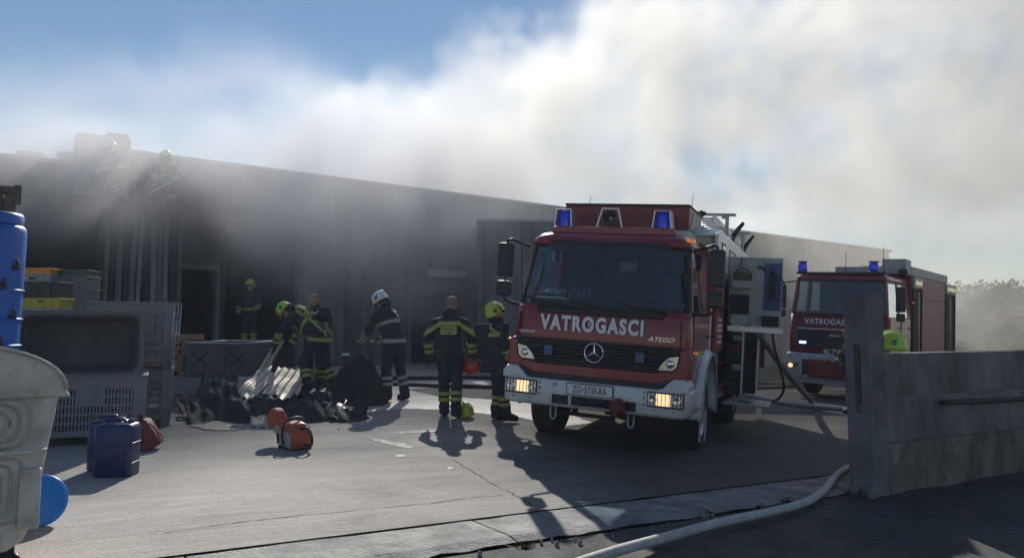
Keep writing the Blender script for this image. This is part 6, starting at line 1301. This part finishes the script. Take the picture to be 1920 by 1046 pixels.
# 7, 8. two on the canopy
def canopy_pt(u, d): return FO + FD * u + FN * d
crouch = dict(pelvis=(0, -.08, .50), belly=(0, -.02, .68), chest=(0, .06, .88), neck=(0, .12, 1.07), head=(0, .18, 1.21), face=(0, 1, -.7), shL=(-.2, .08, 1.0), elL=(-.27, .22, .78), wrL=(-.16, .40, .66), fL=(-.13, .48, .62), shR=(.2, .08, 1.0), elR=(.27, .20, .76), wrR=(.2, .40, .56), fR=(.17, .47, .50),
    hipL=(-.1, -.08, .47), knL=(-.17, .26, .42), anL=(-.16, .05, .1), toL=(-.18, .2, .045), hipR=(.1, -.08, .47), knR=(.2, .16, .12), anR=(.18, -.24, .1), toR=(.18, -.12, .045))
for px, lab, ang, y in ((219, 'crouching firefighter on the canopy just right of the roof block', 150, 19.5), (309, 'crouching firefighter on the canopy farther from the roof block', 205, 20.4)):
    P = AT(px, 330, y); P.z = 4.56; I = make_person(lab, P, R(ang), 1.05, crouch, headgear='green', voxel=.016, stripes='pale')
    I['band']((0, .04, .80), I['spU'], .028, lambda c: c.z > .5)
o = MB().tube([AT(357, 322, 20.0), AT(280, 362, 19.2)], .02, 6).build('pike_pole', M_alu); tag(o, 'long pole held out by the crew on the canopy', 'pole')
# 9. man behind the gate pillar
P = G(1597, 775); P = Vector((P.x, P.y, gz(P.x, P.y))); I = make_person('firefighter mostly hidden behind the gate pillar, working at the rear engine', P, R(70), 1.0, dict(elL=(-.26, .12, 1.2), wrL=(-.16, .34, 1.28), fL=(-.14, .42, 1.30), elR=(.27, .08, 1.15), wrR=(.2, .26, 1.05), fR=(.16, .34, 1.03)), voxel=.016)
# helmet resting on the wall
Wp_ = PM + wd * .53 + Vector((-wd.y, wd.x, 0)) * .12
helmet(Vector((Wp_.x, Wp_.y, PM.z + 1.385 + .085)), R(62), 'green', label='bright lime helmet resting on top of the concrete wall', tilt=(R(-6), R(4)))
# ---------------- smoke and air ----------------
def vol_mat(name, col, dens, g, attr=True):
    m = bpy.data.materials.new(name); m.use_nodes = True; n = m.node_tree; n.nodes.clear()
    o = n.nodes.new('ShaderNodeOutputMaterial'); v = n.nodes.new('ShaderNodeVolumePrincipled')
    v.inputs['Color'].default_value = (*col, 1); v.inputs['Density'].default_value = dens; v.inputs['Anisotropy'].default_value = g
    v.inputs['Density Attribute'].default_value = 'density' if attr else ''
    n.links.new(v.outputs[0], o.inputs['Volume']); return m
def gn_volume(name, lo, hi, res, build, m):
    me = bpy.data.meshes.new(name); me.from_pydata([lo, hi], [], []); me.materials.append(m)
    ob = bpy.data.objects.new(name, me); COL.objects.link(ob)
    g = bpy.data.node_groups.new(name + '_field', 'GeometryNodeTree'); g.interface.new_socket('Geometry', in_out='INPUT', socket_type='NodeSocketGeometry'); g.interface.new_socket('Geometry', in_out='OUTPUT', socket_type='NodeSocketGeometry')
    N = g.nodes; out = N.new('NodeGroupOutput'); vc = N.new('GeometryNodeVolumeCube')
    vc.inputs['Min'].default_value = lo; vc.inputs['Max'].default_value = hi
    for a, r in zip('XYZ', res): vc.inputs['Resolution ' + a].default_value = r
    pos = N.new('GeometryNodeInputPosition')
    class F:       # tiny field algebra
        def __init__(s, sock): s.s = sock
        def op(s, o, kind, c=None):
            x = N.new('ShaderNodeMath'); x.operation = kind
            for i, q in enumerate((s, o, c)):
                if q is None: continue
                if isinstance(q, F): g.links.new(q.s, x.inputs[i])
                else: x.inputs[i].default_value = q
            return F(x.outputs[0])
        def __add__(s, o): return s.op(o, 'ADD')
        def __sub__(s, o): return s.op(o, 'SUBTRACT')
        def __mul__(s, o): return s.op(o, 'MULTIPLY')
        def step(s, a, b):
            x = N.new('ShaderNodeMapRange'); x.interpolation_type = 'SMOOTHSTEP'; g.links.new(s.s, x.inputs[0]); x.inputs[1].default_value = a; x.inputs[2].default_value = b; return F(x.outputs[0])
    def noise(scale, det, st=(1, 1, 1), off=(0, 0, 0), rough=0.5, dist=0.0):
        mp = N.new('ShaderNodeVectorMath'); mp.operation = 'MULTIPLY_ADD'; g.links.new(pos.outputs[0], mp.inputs[0]); mp.inputs[1].default_value = st; mp.inputs[2].default_value = off
        t = N.new('ShaderNodeTexNoise'); g.links.new(mp.outputs[0], t.inputs['Vector']); t.inputs['Scale'].default_value = scale; t.inputs['Detail'].default_value = det; t.inputs['Roughness'].default_value = rough; t.inputs['Distortion'].default_value = dist
        return F(t.outputs[0])
    sp = N.new('ShaderNodeSeparateXYZ'); g.links.new(pos.outputs[0], sp.inputs[0])
    d = build(F(sp.outputs[0]), F(sp.outputs[1]), F(sp.outputs[2]), noise)
    g.links.new(d.s, vc.inputs['Density'])
    sm = N.new('GeometryNodeSetMaterial'); sm.inputs['Material'].default_value = m
    g.links.new(vc.outputs[0], sm.inputs[0]); g.links.new(sm.outputs[0], out.inputs[0])
    md = ob.modifiers.new('field', 'NODES'); md.node_group = g
    return ob
def plume(X, Y, Z, noise):
    top = (X + 10.8) * 0.70 + 6.0
    n1 = noise(0.15, 7, (1, 0.7, 1), (3.1, 0, 1.7), 0.62, 1.0)
    n2 = noise(0.42, 5, (1, 0.8, 1), (7, 2, 0), 0.6, 0.8)
    n3 = noise(1.1, 4, (1, 0.8, 1), (2, 9, 5), 0.6, 0.4)
    edge = (top - Z) + (n1 - 0.5) * 11.0 + (n2 - 0.5) * 7.0 + (n3 - 0.5) * 2.5
    body = edge.step(0.0, 1.6) * (X + (n2 - 0.5) * 6.0).step(-11.2, -7.0)
    d = (Y - 21.4) * 0.775 - (X + 9.1) * 0.632    # distance behind the facade
    base = (Z + (n2 - 0.5) * 2.0).step(5.3, 7.0)
    right = X.step(5, 13)                       # on the right the smoke lies down to the ground
    low = base.op(right * 0.42, 'MAXIMUM')
    clump = (n1 + (n2 - 0.5) * 0.6 + (n3 - 0.5) * 0.2).step(0.40, 0.62) * 1.25 + 0.05
    fadeY = Y.step(25, 29).op(d.step(-1.2, 1.0), 'MAXIMUM')
    return body * low * clump * fadeY * 1.0
Sm = gn_volume('smoke', (-16, 19, 0), (44, 46, 24), (230, 96, 96), plume, vol_mat('plume_smoke', (0.995, 0.966, 0.915), 0.105, 0.31))
tag(Sm, 'broad pale smoke plume drifting over the warehouse roof', 'smoke', kind='stuff')
def veil(X, Y, Z, noise):
    n1 = noise(0.35, 5, (1, 1, 1), (1.2, 5, 0), 0.6, 0.6)
    up = (Z + X.step(-8, -3) * 1.6 + (n1 - 0.5) * 3.5).step(2.4, 5.8)
    topf = (Z * -1.0 + X.step(-10, -5) * 1.6 + (n1 - 0.5) * 2.0).step(-6.7, -5.4)
    
    # stays in front of the facade line and close to it
    d = (Y - 21.4) * 0.775 - (X + 9.1) * 0.632
    near = d.step(-7.5, -3.0)
    rgt = (X * -1.0).step(-3, 5)
    return up * topf * near * (n1.step(0.35, 0.7) * 0.85 + 0.15) * (rgt * 0.9 + 0.1)
Sv = gn_volume('smoke_veil', (-16, 12, 0), (12, 33, 9.5), (110, 80, 42), veil, vol_mat('veil_smoke', (0.90, 0.91, 0.94), 0.40, 0.3))
tag(Sv, 'thin grey smoke hanging in front of the dark warehouse facade', 'smoke', kind='stuff')
hz = MB().b2((-60, -8, -2.5), (90, 75, 12)).build('haze', vol_mat('haze_air', (0.75, 0.85, 1.0), 0.0009, 0.3, False)); tag(hz, kind='stuff')
